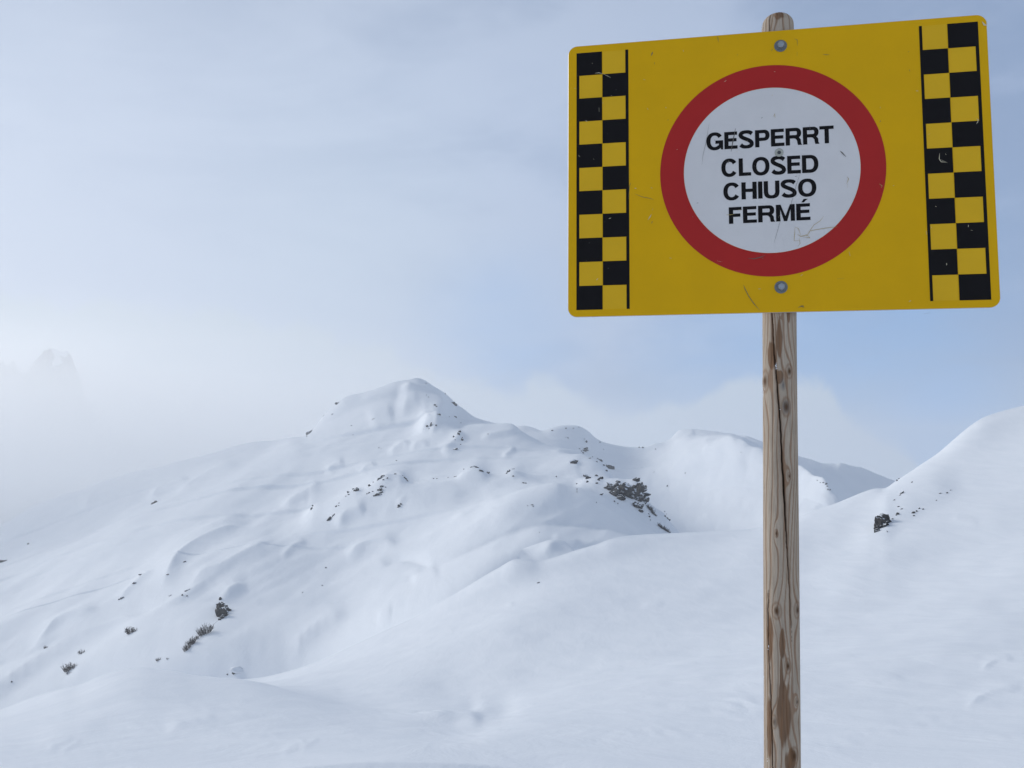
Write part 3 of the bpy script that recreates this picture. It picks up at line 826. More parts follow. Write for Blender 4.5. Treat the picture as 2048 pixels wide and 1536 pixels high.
def g_E(w=.86, acc=False):
    L = [[[(0, 0), (w, 0), (w, SB), (ST, SB), (ST, .43), (w - .06, .43), (w - .06, .43 + SB), (ST, .43 + SB), (ST, 1 - SB), (w - .02, 1 - SB), (w - .02, 1), (0, 1)]]]
    if acc: L.append([[(.33, 1.07), (.48, 1.07), (.72, 1.27), (.47, 1.27)]])
    return L, w
def g_F(w=.80): return [[[(0, 0), (ST, 0), (ST, .41), (w - .08, .41), (w - .08, .41 + SB), (ST, .41 + SB), (ST, 1 - SB), (w, 1 - SB), (w, 1), (0, 1)]]], w
def g_T(w=.90): return [[[((w - ST) / 2, 0), ((w + ST) / 2, 0), ((w + ST) / 2, 1 - SB), (w, 1 - SB), (w, 1), (0, 1), (0, 1 - SB), ((w - ST) / 2, 1 - SB)]]], w
def g_L(w=.80): return [[[(0, 0), (w, 0), (w, SB), (ST, SB), (ST, 1), (0, 1)]]], w
def g_H(w=.96): return [[[(0, 0), (ST, 0), (ST, .42), (w - ST, .42), (w - ST, 0), (w, 0), (w, 1), (w - ST, 1), (w - ST, .42 + SB), (ST, .42 + SB), (ST, 1), (0, 1)]]], w
def g_I(w=ST): return [[box_(0, 0, ST, 1)]], ST
def g_M(w=1.16): return [[[(0, 0), (ST - .01, 0), (ST - .01, .72), (w / 2 - .10, 0), (w / 2 + .10, 0), (w - ST + .01, .72), (w - ST + .01, 0), (w, 0), (w, 1), (w - .29, 1), (w / 2, .30), (.29, 1), (0, 1)]]], w
GL = {'G': lambda: g_C(1.10, True), 'E': g_E, 'S': g_S, 'P': g_P, 'R': g_R, 'T': g_T, 'C': g_C, 'L': g_L, 'O': g_O, 'D': g_D,
      'H': g_H, 'I': g_I, 'U': g_U, 'F': g_F, 'M': g_M, 'É': lambda: g_E(.86, True)}
def word(txt, bl, br, tl, name):
    """bl, br: picture points of the base line's ends; tl: top of the first letter"""
    b0, b1, t0 = (np.array(to_sign(*p)) for p in (bl, br, tl))
    tot, items = 0, []
    for ch in txt:
        L, w = GL[ch](); gap = 0.085
        if ch == 'T': gap = 0.04
        tot += (gap if items else 0); items.append((L, tot, ch)); tot += w
    ex = (b1 - b0) / tot; hgt = t0[1] - b0[1]; ez = np.array([0.0, hgt])
    first = True
    for L, x0, ch in items:
        loops = [[[tuple(b0 + ex * (x0 + p[0]) + ez * p[1]) for p in lp] for lp in sub] for sub in L]
        o = poly3('letter', loops, BLK, BD, y=-0.0009)
WORDS = [('GESPERRT', (1413, 301), (1668, 286), (1413, 267)), ('CLOSED', (1443, 354), (1637, 345), (1443, 319)),
         ('CHIUSO', (1447, 401), (1633, 392), (1447, 367)), ('FERMÉ', (1458, 448), (1621, 440), (1458, 415))]
for w_, a_, b_, c_ in WORDS: word(w_, a_, b_, c_, w_)

# bolts, centre rivet
def lathe(name, prof, m, parent, n=32, loc=(0, 0, 0), sides=None):
    """profile [(radius, depth towards the viewer)], axis = sign normal"""
    V, Fc = [], []
    for r_, y_ in prof:
        for i in range(n):
            a = 2 * math.pi * i / n; V.append((r_ * math.cos(a), -y_, r_ * math.sin(a)))
    for k in range(len(prof) - 1):
        for i in range(n):
            j = (i + 1) % n; Fc.append((k * n + i, k * n + j, (k + 1) * n + j, (k + 1) * n + i))
    Fc.append(tuple((len(prof) - 1) * n + i for i in range(n)))
    o = link(name, mesh(name, V, Fc), m, parent); o.location = loc
    return o
for (u, v, lab) in ((1561, 92, 'upper hexagonal bolt'), (1562, 574.5, 'lower hexagonal bolt')):
    x, z = to_sign(u, v)
    wsh = lathe('bolt', [(0.0128, 0), (0.0130, 0.0010), (0.0124, 0.0016), (0.0092, 0.0016), (0.0088, 0.003), (0.0080, 0.0034)], ZINCD, sign, 32, (x, 0, z))
    wsh['label'] = lab
    hx = lathe('hex_head', [(0.0074, 0.0), (0.0074, 0.0052), (0.0066, 0.0062), (0.0001, 0.0064)], ZINC, wsh, 6, (0, -0.0030, 0))
    hx.rotation_euler = (0, R(12 if v < 300 else 28), 0)
x, z = to_sign(1558, 305.5)
rv = lathe('rivet', [(0.0088, 0), (0.0088, 0.0009), (0.0072, 0.0016), (0.0042, 0.0012), (0.0030, 0.0006)], ALU, sign, 24, (x, -0.0008, z))
rv.data.materials[0] = mat('clear_washer', (0.42, 0.42, 0.36), 0.5)[0]
lathe('rivet_hole', [(0.0036, 0), (0.0036, 0.0016), (0.0001, 0.0018)], HOLE, rv, 16, (0, 0, 0))

# scuffs and scratches: thin chips in the paint
def strips(name, items, m, y=-0.0013):
    V, Fc = [], []
    for pts, wpx in items:
        P = [np.array(to_sign(*p)) for p in pts]
        hw = wpx * SC_ / F / 2 * .72
        n = len(P); base = len(V)
        for i, p in enumerate(P):
            t = P[min(i + 1, n - 1)] - P[max(i - 1, 0)]; t /= np.linalg.norm(t) + 1e-9
            nn = np.array([-t[1], t[0]]); k = hw * (0.25 if i in (0, n - 1) else 1)
            V += [(p[0] + nn[0] * k, y, p[1] + nn[1] * k), (p[0] - nn[0] * k, y, p[1] - nn[1] * k)]
        for i in range(n - 1):
            a = base + 2 * i; Fc.append((a, a + 1, a + 3, a + 2))
    o = link(name, mesh(name, V, Fc), m, BD)
    tag(o, kind='stuff')
    return o
def rnd_specks(n, box, wl=(1.2, 3.0)):
    out = []
    for _ in range(n):
        u = random.uniform(box[0], box[2]); v = random.uniform(box[1], box[3]); a = random.uniform(0, math.pi); l = random.uniform(1, 3)
        out.append(([(u - l * math.cos(a), v - l * math.sin(a)), (u, v), (u + l * math.cos(a), v + l * math.sin(a))], random.uniform(*wl)))
    return out
strips('dark_scratches', [
    ([(1302.5,112),(1304,108),(1305.5,104)], 3.2), ([(1434,72),(1436,78),(1437,85)], 1.2), ([(1588,78),(1594,80),(1595,92)], 1.2), ([(1594,104),(1594,112)], 1.4),
    ([(1471,257),(1468,272),(1464,292),(1462,304)], 2.2), ([(1458,320),(1456,326),(1453,322)], 3), ([(1680,302),(1684,306),(1692,314)], 3),
    ([(1487,570),(1490,578),(1497,592),(1508,608),(1519,620)], 1.6), ([(1596,615),(1606,612),(1608,616)], 2.6), ([(1601,610),(1606,616)], 2),
    ([(1496,517),(1508,518),(1520,515),(1530,511)], 2.2), ([(1270,388),(1284,394),(1300,397),(1308,400)], 1.0), ([(1645,109),(1652,110),(1659,110)], 1.4),
    ([(1418,248),(1412,285),(1406,310),(1404,330)], 0.7), ([(1618,250),(1620,256),(1619,266)], 0.8), ([(1586,395),(1583,404),(1582,412)], 0.8),
    ([(1600,347),(1592,372),(1588,392)], 0.8), ([(1565,430),(1558,450),(1552,472),(1548,486)], 0.6), ([(1674,558),(1688,557)], 1.0),
    ([(1184,634.5),(1196,633.5)], 1.6), ([(1848,628),(1860,626)], 1.6), ([(1155,108),(1162,107)], 2.0),
    ([(1257,398),(1259,372),(1262,366)], 1.2), ([(1198,383),(1197,381)], 2)] + rnd_specks(16, (1270, 80, 1830, 600), (0.8, 1.8)), SCRD)
strips('ochre_scratches', [
    ([(1590,454),(1589,470),(1588,482),(1600,481)], 1.2), ([(1590,454),(1597,458),(1601,470)], 1.2), ([(1594,469),(1602,473),(1614,470),(1620,476),(1606,474)], 1.6),
    ([(1598,476),(1600,488),(1595,493)], 1.0), ([(1612,473),(1620,462),(1630,460),(1648,457),(1662,455),(1676,454)], 1.2), ([(1616,470),(1622,458),(1628,450),(1640,442),(1647,433)], 1.0),
    ([(1452,430),(1460,430),(1468,429)], 1.6), ([(1476,420),(1484,420)], 2), ([(1546,234),(1549,228),(1550,236)], 2.4), ([(1693,368),(1697,358),(1694,354)], 1.6), ([(1695,368),(1695,376)], 1.0),
    ([(1758,368),(1764,372),(1762,376)], 2)], SCRM)
strips('pale_scratches', [
    ([(1190,147),(1198,146),(1206,148)], 1.8), ([(1206,148),(1214,152),(1222,156)], 1.0), ([(1198,216),(1198.5,224)], 1.8), ([(1157,311),(1160,314)], 2.6), ([(1187,318),(1188,319)], 2.6),
    ([(1296,440),(1300,434),(1303,429)], 2.2), ([(1304,421),(1306,417)], 1.6), ([(1339,516),(1343,517)], 3.4), ([(1302,375),(1305,377)], 3.0),
    ([(1879,307),(1878,318),(1882,324),(1892,325)], 1.8), ([(1890,308),(1892,310)], 2.6), ([(1952,248),(1955,245),(1956,240),(1953,238)], 1.6), ([(1698,504),(1700,512)], 2.6),
    ([(1852,462),(1853,470)], 2.2), ([(1434,522),(1444,524)], 1.4), ([(1882,320),(1894,326)], 1.6), ([(1964,44),(1968,50),(1974,52)], 5.0), ([(1971,40),(1975,50)], 4.0),
    ([(1855,270),(1860,268)], 1.2), ([(1941,461),(1945,461)], 2.0), ([(1557,436),(1559,430)], 1.0), ([(1184,126),(1186,128)], 1.4), ([(1222,191),(1224,192)], 2.0)]
    + rnd_specks(26, (1150, 100, 1975, 610), (0.8, 2.0)), SCRL)

# post: dense along the side that is seen, with a drying crack, knots and grain
def post():
    q = AX[:, 2]
    def axis_point(u, v, depth_):
        d = pray(u, v); return CAM + d * depth_        # depth along the view axis
    ny = 1300
    PR = 0.0335
    # the axis stays parallel to the board's own plane, one radius behind it
    def on_axis(u, v, rad):
        d = pray(u, v); n = AX[:, 2]
        return CAM + d * ((np.dot(SO - CAM, n) + TH + 0.0015 + rad) / np.dot(d, n))
    A = on_axis(1555.5, 30, 0.0335); B = on_axis(1565, 1536, 0.0345)
    dirv = (B - A); Ln = np.linalg.norm(dirv); dirv /= Ln
    Lt = Ln + (B[2] + 0.35)                          # goes on down into the snow
    side = np.cross(dirv, q); side /= np.linalg.norm(side)      # points left or right
    if side[0] < 0: side = -side
    fr = np.cross(side, dirv); fr /= np.linalg.norm(fr)
    if fr @ (CAM - A) < 0: fr = -fr
    th = np.r_[np.linspace(-100, 100, 130), np.linspace(106, 254, 18)]
    tt = np.r_[np.linspace(0, 0.035, 16)[:-1], np.linspace(0.035, Ln * 1.03, ny), np.linspace(Ln * 1.03, Lt, 30)[1:]]
    TT, THT = np.meshgrid(tt, th, indexing='ij')
    # picture coordinates of the surface, used to put cracks and knots where they are
    v_ = 30 + TT / Ln * 1506
    xx = np.sin(np.radians(THT))                      # -1 left edge, 1 right edge
    front = np.cos(np.radians(THT)) > -0.15
    z_ = v_ / 66.0                                    # in post widths
    x_ = np.radians(THT) / 1.57
    def crk(vv, pts): return np.interp(vv, [p[0] for p in pts], [p[1] for p in pts])
    # crack path, as x in -1..1
    c1 = crk(v_, [(560,-.62),(640,-.58),(690,-.52),(755,-.42),(800,-.30),(860,-.18),(900,-.10),(960,-.03),(1010,.05),(1070,.14),(1120,.20),(1200,.33),(1260,.40),(1300,.44),(1400,.50)])
    w1 = crk(v_, [(560,.02),(640,.035),(760,.045),(800,.035),(860,.05),(930,.05),(1000,.075),(1050,.06),(1110,.035),(1180,.025),(1250,.015),(1280,.004),(1400,.0)])
    c1 = c1 + perlin(v_ / 18.0, v_ * 0 + .5, 61) * 0.035
    d1 = np.clip(1 - np.abs(xx - c1) / np.maximum(w1, 1e-4), 0, 1) * front * (w1 > .003)
    c2 = crk(v_, [(1190,-.80),(1260,-.83),(1320,-.80),(1400,-.70),(1470,-.66),(1560,-.60)]) + perlin(v_ / 15.0, v_ * 0 + .2, 62) * .03
    w2 = crk(v_, [(1190,.0),(1240,.03),(1320,.028),(1400,.03),(1500,.035),(1600,.03)])
    d2 = np.clip(1 - np.abs(xx - c2) / np.maximum(w2, 1e-4), 0, 1) * front * (w2 > .003)
    # grain field with knots bending it
    knots = [(-.90,796,.10,14,1),(.42,778,.14,9,1),(.22,848,.17,12,.9),(.36,982,.07,5,1),(-.38,1092,.06,5,1),(-.38,1238,.16,10,1),(.78,1236,.13,10,1),(.20,1339,.11,9,1),(.70,1406,.08,5,.8),(-.55,1444,.10,8,.7),(.52,1503,.17,10,1),(-.30,100,.1,8,.6),(-.12,659,.05,4,1)]
    ang = np.radians(THT)
    fld = 2.9 * x_ + 1.15 * perlin(x_ * .9 + 7, z_ * .16, 63) + .55 * perlin(x_ * 1.6 + 2, z_ * .26, 64) + .10 * perlin(x_ * 4 + 1, z_ * .9, 65) + .04 * perlin(x_ * 9 + 1, z_ * 2.2, 68)
    fld = fld + 0.22 * z_ * 0.12
    kd = np.zeros_like(fld); ring = np.zeros_like(fld)
    for kx, kv, kw, kh, ks in knots:
        dx = (xx - kx) / kw; dz_ = (v_ - kv) / kh
        rr = np.sqrt(dx**2 + dz_**2)
        g_ = np.exp(-(dx / 2.6)**2 - (dz_ / 4.2)**2) * front
        fld = fld + g_ * .7 * np.sign(.15 - kx + .0001)
        kd = np.maximum(kd, np.clip(1.25 - rr, 0, 1) * ks * front)
        ring = np.maximum(ring, np.exp(-((rr - 1.5) / .30)**2) * .5 * front)
    ph = fld * 1.75
    fr_ = ph - np.floor(ph)
    wid = .30 + .30 * perlin(x_ * 2, z_ * .35 + 5, 66)
    line = np.clip((wid - np.abs(fr_ - .5) * 2) / .16 + .2, 0, 1)          # brown late-wood
    fine = ph * 5.3; fine = fine - np.floor(fine); finel = np.clip(.35 - np.abs(fine - .5) * 2, 0, 1) * 1.2
    # big bare patches
    def patch(cx, cv, w, h, e=.2, seed=70):
        r_ = np.sqrt(((xx - cx) / w)**2 + ((v_ - cv) / h)**2) + .35 * perlin(x_ * 5, z_ * 1.0, seed) + .2 * perlin(x_ * 12, z_ * 3, seed + 1)
        return np.clip((1 - r_) / e, 0, 1) * front
    P_ = np.maximum.reduce([patch(-.02,1425,.42,66), patch(-.15,712,.20,40), patch(.30,1512,.34,26), patch(-.10,1300,.16,30), patch(-.55,745,.26,30), patch(-.15,790,.25,14), patch(-.05,44,.38,13), patch(.40,660,.13,20), patch(-.75,1460,.14,60), patch(-.72,1290,.16,46), patch(-.15, 1360, .10, 40)])
    blk = np.maximum(patch(.20,848,.26,18,.8,74), patch(.05,805,.20,16,.9,76)) * .8
    pale = np.array([0.52, 0.425, 0.33]); brown = np.array([0.22, 0.115, 0.058]); dk = np.array([0.035, 0.022, 0.016]); grey = np.array([0.30, 0.31, 0.33])
    tone = .5 + .5 * perlin(x_ * 2.2, z_ * .8, 81)
    col = pale * (1 - .22 * tone[..., None]) 
    col = col * (1 - .17 * finel[..., None])
    k = np.clip(line * .66, 0, 1)[..., None]; col = col * (1 - k) + (brown * 1.15) * k
    k = np.clip(P_ * .85, 0, 1)[..., None]; bb = brown * (0.85 + .5 * perlin(x_ * 9, z_ * .7, 82))[..., None]; col = col * (1 - k) + bb * k
    k = np.clip(ring, 0, 1)[..., None]; col = col * (1 - k) + brown * k
    k = np.clip(blk, 0, 1)[..., None]; col = col * (1 - k) + np.array([.10, .11, .12]) * k
    k = np.clip(kd, 0, 1)[..., None]; col = col * (1 - k) + (brown * .5) * k
    halo = np.clip(np.maximum(np.exp(-((xx - c1) / (w1 * 1.8 + .04))**2) * (w1 > .01) * front * .55, np.exp(-((xx - c2) / .07)**2) * (w2 > .01) * front * .5), 0, 1)[..., None]
    col = col * (1 - halo) + brown * .95 * halo
    k = np.clip(np.maximum(d1, d2) * 1.5, 0, 1)[..., None]; col = col * (1 - k) + dk * k
    # shape
    rad = crk(v_, [(30, .0330), (1536, .0352), (2600, .036)]) 
    rad = rad * (1 + .012 * perlin(np.cos(ang) * 1.1 + 4, z_ * .14, 91) + .010 * perlin(np.cos(ang) * 2 + 4, z_ * .45 + np.sin(ang), 92))
    cap = np.clip(TT / .030, 0, 1); rad = rad * np.sqrt(np.clip(1 - (1 - cap)**2.6, .0, 1)) 
    rad = rad - .012 * np.clip(d1 * 1.3, 0, 1) * (w1 > .008) - .006 * np.clip(d2 * 1.3, 0, 1)
    rad = rad - .0006 * line + .0010 * np.clip(kd * 2, 0, 1)
    mid = A + dirv * TT[..., None]
    bend = .0012 * perlin(z_ * .10, z_ * 0 + .3, 93)
    P = mid + side * ((np.sin(ang) * rad + bend))[..., None] + fr * (np.cos(ang) * rad)[..., None]
    nu, nt = P.shape[:2]
    idx = np.arange(nu * nt).reshape(nu, nt); nx = np.roll(idx, -1, 1)
    q4 = np.stack([idx[:-1], idx[1:], nx[1:], nx[:-1]], -1).reshape(-1, 4)
    inv = Matrix(sign.matrix_world).inverted(); Mi = np.array(inv)
    PL = P.reshape(-1, 3) @ Mi[:3, :3].T + Mi[:3, 3]
    me = bpy.data.meshes.new('post')
    me.vertices.add(nu * nt); me.vertices.foreach_set('co', PL.reshape(-1).astype(np.float32))
    me.loops.add(q4.size); me.loops.foreach_set('vertex_index', q4.reshape(-1).astype(np.int32))
    me.polygons.add(len(q4)); me.polygons.foreach_set('loop_start', np.arange(0, q4.size, 4, dtype=np.int32)); me.polygons.foreach_set('loop_total', np.full(len(q4), 4, np.int32))
    me.update(calc_edges=True); me.validate()
    ca = me.color_attributes.new('grain', 'FLOAT_COLOR', 'POINT')
    c4 = np.ones((nu * nt, 4), np.float32); c4[:, :3] = np.clip(col.reshape(-1, 3), 0, 1)
    ca.data.foreach_set('color', c4.reshape(-1))
    m, t, b = mat('weathered_wood', (.4, .38, .35), 0.82, 0, 0.2)
    at = t.n('ShaderNodeAttribute'); at.attribute_name = 'grain'
    tcn = t.n('ShaderNodeTexCoord'); mp_ = t.n('ShaderNodeMapping'); t.l.new(tcn.outputs['Object'], mp_.inputs[0]); mp_.inputs['Scale'].default_value = (1, 1, 0.05)
    n_ = t.noise(mp_.outputs[0], 420, 4, .65)
    n2_ = t.noise(tcn.outputs['Object'], 60, 4, .6)
    f1 = t.ss(n_, .3, .7, .84, 1.10)
    mul = t.n('ShaderNodeVectorMath', operation='SCALE'); t.l.new(at.outputs['Color'], mul.inputs[0]); t.l.new(f1, mul.inputs['Scale'])
    t.l.new(mul.outputs[0], b.inputs['Base Color'])
    bump(t, b, t.m('ADD', n_, t.m('MULTIPLY', n2_, .5)), .5, .0012)
    o = link('post', me, m, sign, smooth=True)
    o['label'] = 'weathered round wooden post with a long drying crack'
    return A, dirv, side, fr, Ln
PA, PD, PS, PF, PL_ = post()
# rime: small crumbs of ice on the windward edge
def rime():
    V, Fc = [], []
    spots = [(815,-1.0,5),(822,-1.02,4),(812,-.98,3),(1445,-.99,3),(1405,-1.0,3),(1370,-1.0,3),(1230,-1.0,2),(940,-.2,2),(770,-.34,3),(764,-.33,2),(856,-.12,2),(1310,-.82,3),(1524,-.9,4),(1518,-.86,3),(58,-.98,3),(720,-.99,2),(1170,-1.0,2)]
    inv = sign.matrix_world.inverted()
    for v, x, s_ in spots:
        for k in range(7):
            tpos = (v - 30) / 1506 * PL_ + random.uniform(-.004, .004)
            rad = .0338; xx = x + random.uniform(-.03, .03)
            c = math.sqrt(max(0, 1 - min(1, abs(xx))**2))
            p = Vector(PA + PD * tpos + PS * (xx * rad) + PF * (c * rad))
            r_ = s_ * .00035 * random.uniform(.6, 1.3); b0 = len(V)
            for dx, dy, dz in ((1,0,0),(-1,0,0),(0,1,0),(0,-1,0),(0,0,1),(0,0,-1)):
                V.append(inv @ (p + Vector((dx, dy, dz)) * r_ * random.uniform(.7, 1.5)))
            for f in ((0,2,4),(2,1,4),(1,3,4),(3,0,4),(2,0,5),(1,2,5),(3,1,5),(0,3,5)): Fc.append(tuple(b0 + i for i in f))
    m, t, b = mat('rime_ice', (.85, .88, .92), .7)
    o = link('rime', mesh('rime', V, Fc), m, sign); tag(o, kind='stuff')
rime()
# ------------------------------------------------------------------ rocks, bushes, marker: set on the snow where the line of sight meets it
bpy.context.view_layer.update()
dg = bpy.context.evaluated_depsgraph_get()
sign_objs = [sign] + list(sign.children_recursive)
def hit(u, v, skip_near=0.0):
    """world point of the terrain seen at (u, v); goes down the picture if the ray passes over the crest"""
    for k in range(12):
        d = pray(u, v + k * 1.5); dn = d / np.linalg.norm(d)
        o_ = CAM + dn * 3.0
        best = None
        for _ in range(8):
            ok, loc, nor, fi, ob, mt = sc.ray_cast(dg, Vector(o_), Vector(dn))
            if not ok: break
            if ob.get('kind') == 'structure' and ob.name != 'snow_ground' : best = (np.array(loc), np.array(nor)); break
            o_ = np.array(loc) + dn * 0.02
        if best is not None: return best
    return None

def rock_verts(sx, sy, sz, seed, sub=2, cuts=11, rough=0.16):
    import bmesh
    rr = random.Random(seed)
    bm = bmesh.new(); bmesh.ops.create_icosphere(bm, subdivisions=sub, radius=1.0)
    pl = []
    for _ in range(cuts):
        n = Vector((rr.gauss(0, 1), rr.gauss(0, 1), rr.gauss(0, 1))).normalized(); pl.append((n, rr.uniform(.45, .85)))
    for v in bm.verts:
        for n, d in pl:
            k = v.co.dot(n) - d
            if k > 0: v.co -= n * k
        f = 1 + rr.uniform(-rough, rough)
        v.co = Vector((v.co.x * sx * f, v.co.y * sy * f, v.co.z * sz * f))
    V = [v.co.copy() for v in bm.verts]; Fc = [[v.index for v in f.verts] for f in bm.faces]
    bm.free(); return V, Fc
def frame_at(P):
    fwd = P - CAM; fwd[2] = 0; fwd = fwd / np.linalg.norm(fwd)
    rt = np.array([fwd[1], -fwd[0], 0]); return rt, fwd, np.array([0, 0, 1.0])
def rock_mesh(name, P, w, h, tilt, seed, m, sub=2, lift=0.15, origin=None, cuts=11):
    """w, h in picture pixels; tilt in degrees, positive = rising to the right"""
    dist = np.linalg.norm(P - CAM); s = dist / F
    sx, sz = w * s * GROW, h * s * GROW; sy = (sx + sz) * .6
    V, Fc = rock_verts(sx, sy, sz, seed, sub, cuts)
    rt, fw, up = frame_at(P); a = R(tilt); ca, sa = math.cos(a), math.sin(a)
    out = []
    for v in V:
        x, z = v.x * ca - v.z * sa, v.x * sa + v.z * ca
        out.append(P + rt * x + fw * v.y + up * (z + sz * lift) - (origin if origin is not None else P))
    return mesh(name, out, Fc)
PLACED = {}
seedc = [100]
GROW = .74
def rock(u, v, w, h, tilt, label, group=None, m=None, parent=None, name='rock', cuts=11):
    r_ = hit(u, v)
    if r_ is None: return None
    P, n = r_; seedc[0] += 1
    big = w > 16
    me = rock_mesh(name, P, w, h, tilt, seedc[0], m, 3 if big else 2, cuts=cuts)
    o = link(name, me, m or ROCK_BARE); o.location = P
    if parent is not None:
        o.parent = parent; o.matrix_parent_inverse = parent.matrix_world.inverted()
    else:
        tag(o, label, 'rock', group)
        if group: PLACED.setdefault(group, []).append((u, v, o, label))
    return o

# --- the big outcrop: one mass with many faces, its pieces are parts
def outcrop(name, base_uv, pieces, label, cat='rock outcrop', m=None, caps=()):
    P0, _ = hit(*base_uv)
    root = empty(name, tuple(P0)); tag(root, label, cat)
    bpy.context.view_layer.update()
    for (u, v, w, h, t) in pieces:
        r_ = hit(u, v)
        if r_ is None: continue
        P = r_[0]; seedc[0] += 1
        me = rock_mesh('rock', P, w, h, t, seedc[0], None, 3 if w > 9 else 2, origin=P0, cuts=16, lift=.12)
        link('rock', me, m or ROCK, root)
    for (u, v, w, h, t) in caps:
        r_ = hit(u, v)
        if r_ is None: continue
        seedc[0] += 1
        me = rock_mesh('snow_cap', r_[0], w, h, t, seedc[0], None, 3, origin=P0, cuts=3, lift=.4)
        link('snow_cap', me, SNOW_FAR, root, smooth=True)
    return root
# zoomed crop (1000,750)-(1500,1125), factor 4.096
def Z2(L): return [(1000 + x / 4.096, 750 + y / 4.096, w / 4.096, h / 4.096, t) for x, y, w, h, t in L]
def Z1(L): return [(550 + x / 4.096, 700 + y / 4.096, w / 4.096, h / 4.096, t) for x, y, w, h, t in L]
def Z3(L): return [(1548 + x / 4.096, 750 + y / 4.096, w / 4.096, h / 4.096, t) for x, y, w, h, t in L]
def Z5(L): return [(0 + x / 4.096, 1025 + y / 4.096, w / 4.096, h / 4.096, t) for x, y, w, h, t in L]
outcrop('rock_outcrop', (1250, 990), Z2([
    (945,950,120,64,-28),(1040,965,140,80,-22),(1145,950,70,130,-12),(1140,1080,70,40,-10),(1165,1010,60,60,0),
    (895,900,40,30,0),(900,940,50,50,-20),(935,975,70,75,-30),(985,1015,50,60,-60),(950,905,40,40,0),(1000,935,60,50,-10),(1020,900,50,30,0),(1055,965,90,80,-30),
    (1000,975,60,50,-20),(1095,990,70,60,-40),(1130,1020,60,40,0),(1120,865,50,45,20),(1145,905,50,60,-60),(1165,950,50,80,-70),(1150,990,50,50,-40),(1180,1030,45,60,-60),(1185,985,28,70,-80),
    (1110,1075,60,45,-20),(1150,1080,36,60,-80),(1152,1118,36,30,0),(965,880,30,25,0),(1100,920,30,50,-60),(1075,1005,60,30,-10),(870,930,25,35,-60),(1190,1050,26,30,-60),(975,945,40,30,-30),(925,915,36,26,-30)]),
    'large dark jagged rock outcrop at the right shoulder of the mountain', m=ROCK)
outcrop('crag', (1179, 960), Z2([(700,830,44,26,10),(720,850,36,44,-60),(715,878,20,18,0),(790,828,28,24,-20),(826,850,30,34,-70),(790,888,24,14,0),(808,862,20,24,0)]),
    'pair of brown snow-capped crags just left of the large jagged outcrop', m=ROCK)
outcrop('crag', (1217, 938), Z2([(905,765,46,60,80),(848,742,20,16,0),(870,785,18,18,0),(885,752,22,22,0)]), 'dark upright crag standing above the large jagged outcrop', m=ROCK_BARE)
outcrop('snow_capped_boulder', (1148, 926), Z2([(602,722,54,24,12),(625,712,30,24,20)]), 'lone snow-capped boulder on the bright bench left of the small crags', cat='boulder', caps=Z2([(598,706,50,14,12)]), m=ROCK_BARE)
outcrop('rock_outcrop', (757, 985), Z1([(845,1185,60,26,0),(865,1150,26,30,40),(875,1120,28,22,20),(810,1195,18,12,0),(870,1170,20,16,0)]), 'snowy knob of dark stones on the middle of the mountain below a white hump', m=ROCK)
outcrop('rock_outcrop', (764, 955), Z1([(880,1040,40,24,20),(860,1055,30,20,10),(845,1065,18,12,0)]), 'dark rocks along the upper left edge of the white hump', m=ROCK)
outcrop('rock_outcrop', (711, 980), Z1([(665,1152,44,34,10),(640,1140,22,14,10),(600,1168,18,26,40),(605,1185,14,14,0)]), 'rounded rock with a smaller one on the ridge left of the white hump', m=ROCK)
outcrop('rock_outcrop', (950, 935), Z1([(1630,958,50,14,-5),(1655,962,30,12,-20),(1690,992,36,18,-25),(1742,1010,16,30,-70),(1605,962,16,12,0)]), 'dark rock bands around a small snowy knoll in the middle of the mountain', m=ROCK)
outcrop('rock_outcrop', (627, 1012), Z1([(302,1300,18,20,30),(312,1278,12,16,50),(295,1310,10,10,0)]), 'small dark rock at the left tip of a snowy lip', m=ROCK)
outcrop('rock_outcrop', (657, 1038), Z1([(440,1392,20,40,-35),(475,1360,12,24,-30),(487,1348,8,14,0)]), 'olive dark rock below the snowy lip, left of a shaded hollow', m=ROCK_BARE)
outcrop('rock_outcrop', (447, 1215), Z5([(1818,790,78,78,0),(1812,850,62,84,20),(1838,820,60,60,30),(1850,805,60,44,-20),(1800,760,34,24,0),(1795,790,36,30,0),(1810,815,40,40,20),(1800,845,34,36,0),(1815,865,46,30,35),(1840,780,34,16,-10),(1860,820,40,14,-20),(1885,795,26,10,-20),(1845,845,34,16,20),(1800,880,24,20,40),(1795,770,20,20,0),(1835,810,30,18,30),(1865,835,20,10,0)]),
    'dark wedge of rock under a snow drift on the lower left slope', m=ROCK)
outcrop('snow_capped_boulder', (469, 1344), Z5([(1920,1308,44,26,20),(1940,1298,24,18,0),(1862,1328,12,10,0)]), 'small snow-topped boulder at the foot of the slope behind the near knoll', cat='boulder', caps=Z5([(1948,1300,70,30,-5)]), m=ROCK_BARE)
outcrop('rock_outcrop', (1764, 1050), Z3([(868,1240,90,104,30),(905,1208,76,80,20),(862,1200,60,60,0),(850,1205,40,34,20),(885,1180,30,26,10),(910,1195,40,34,-30),(880,1220,60,40,20),(860,1255,50,36,30),(900,1240,44,40,30),(845,1280,44,26,20),(835,1262,24,24,0),(925,1215,26,24,30),(945,1195,20,18,0),(870,1190,20,14,0)]),
    'dark boulder jutting from the smooth slope at the right', m=ROCK)

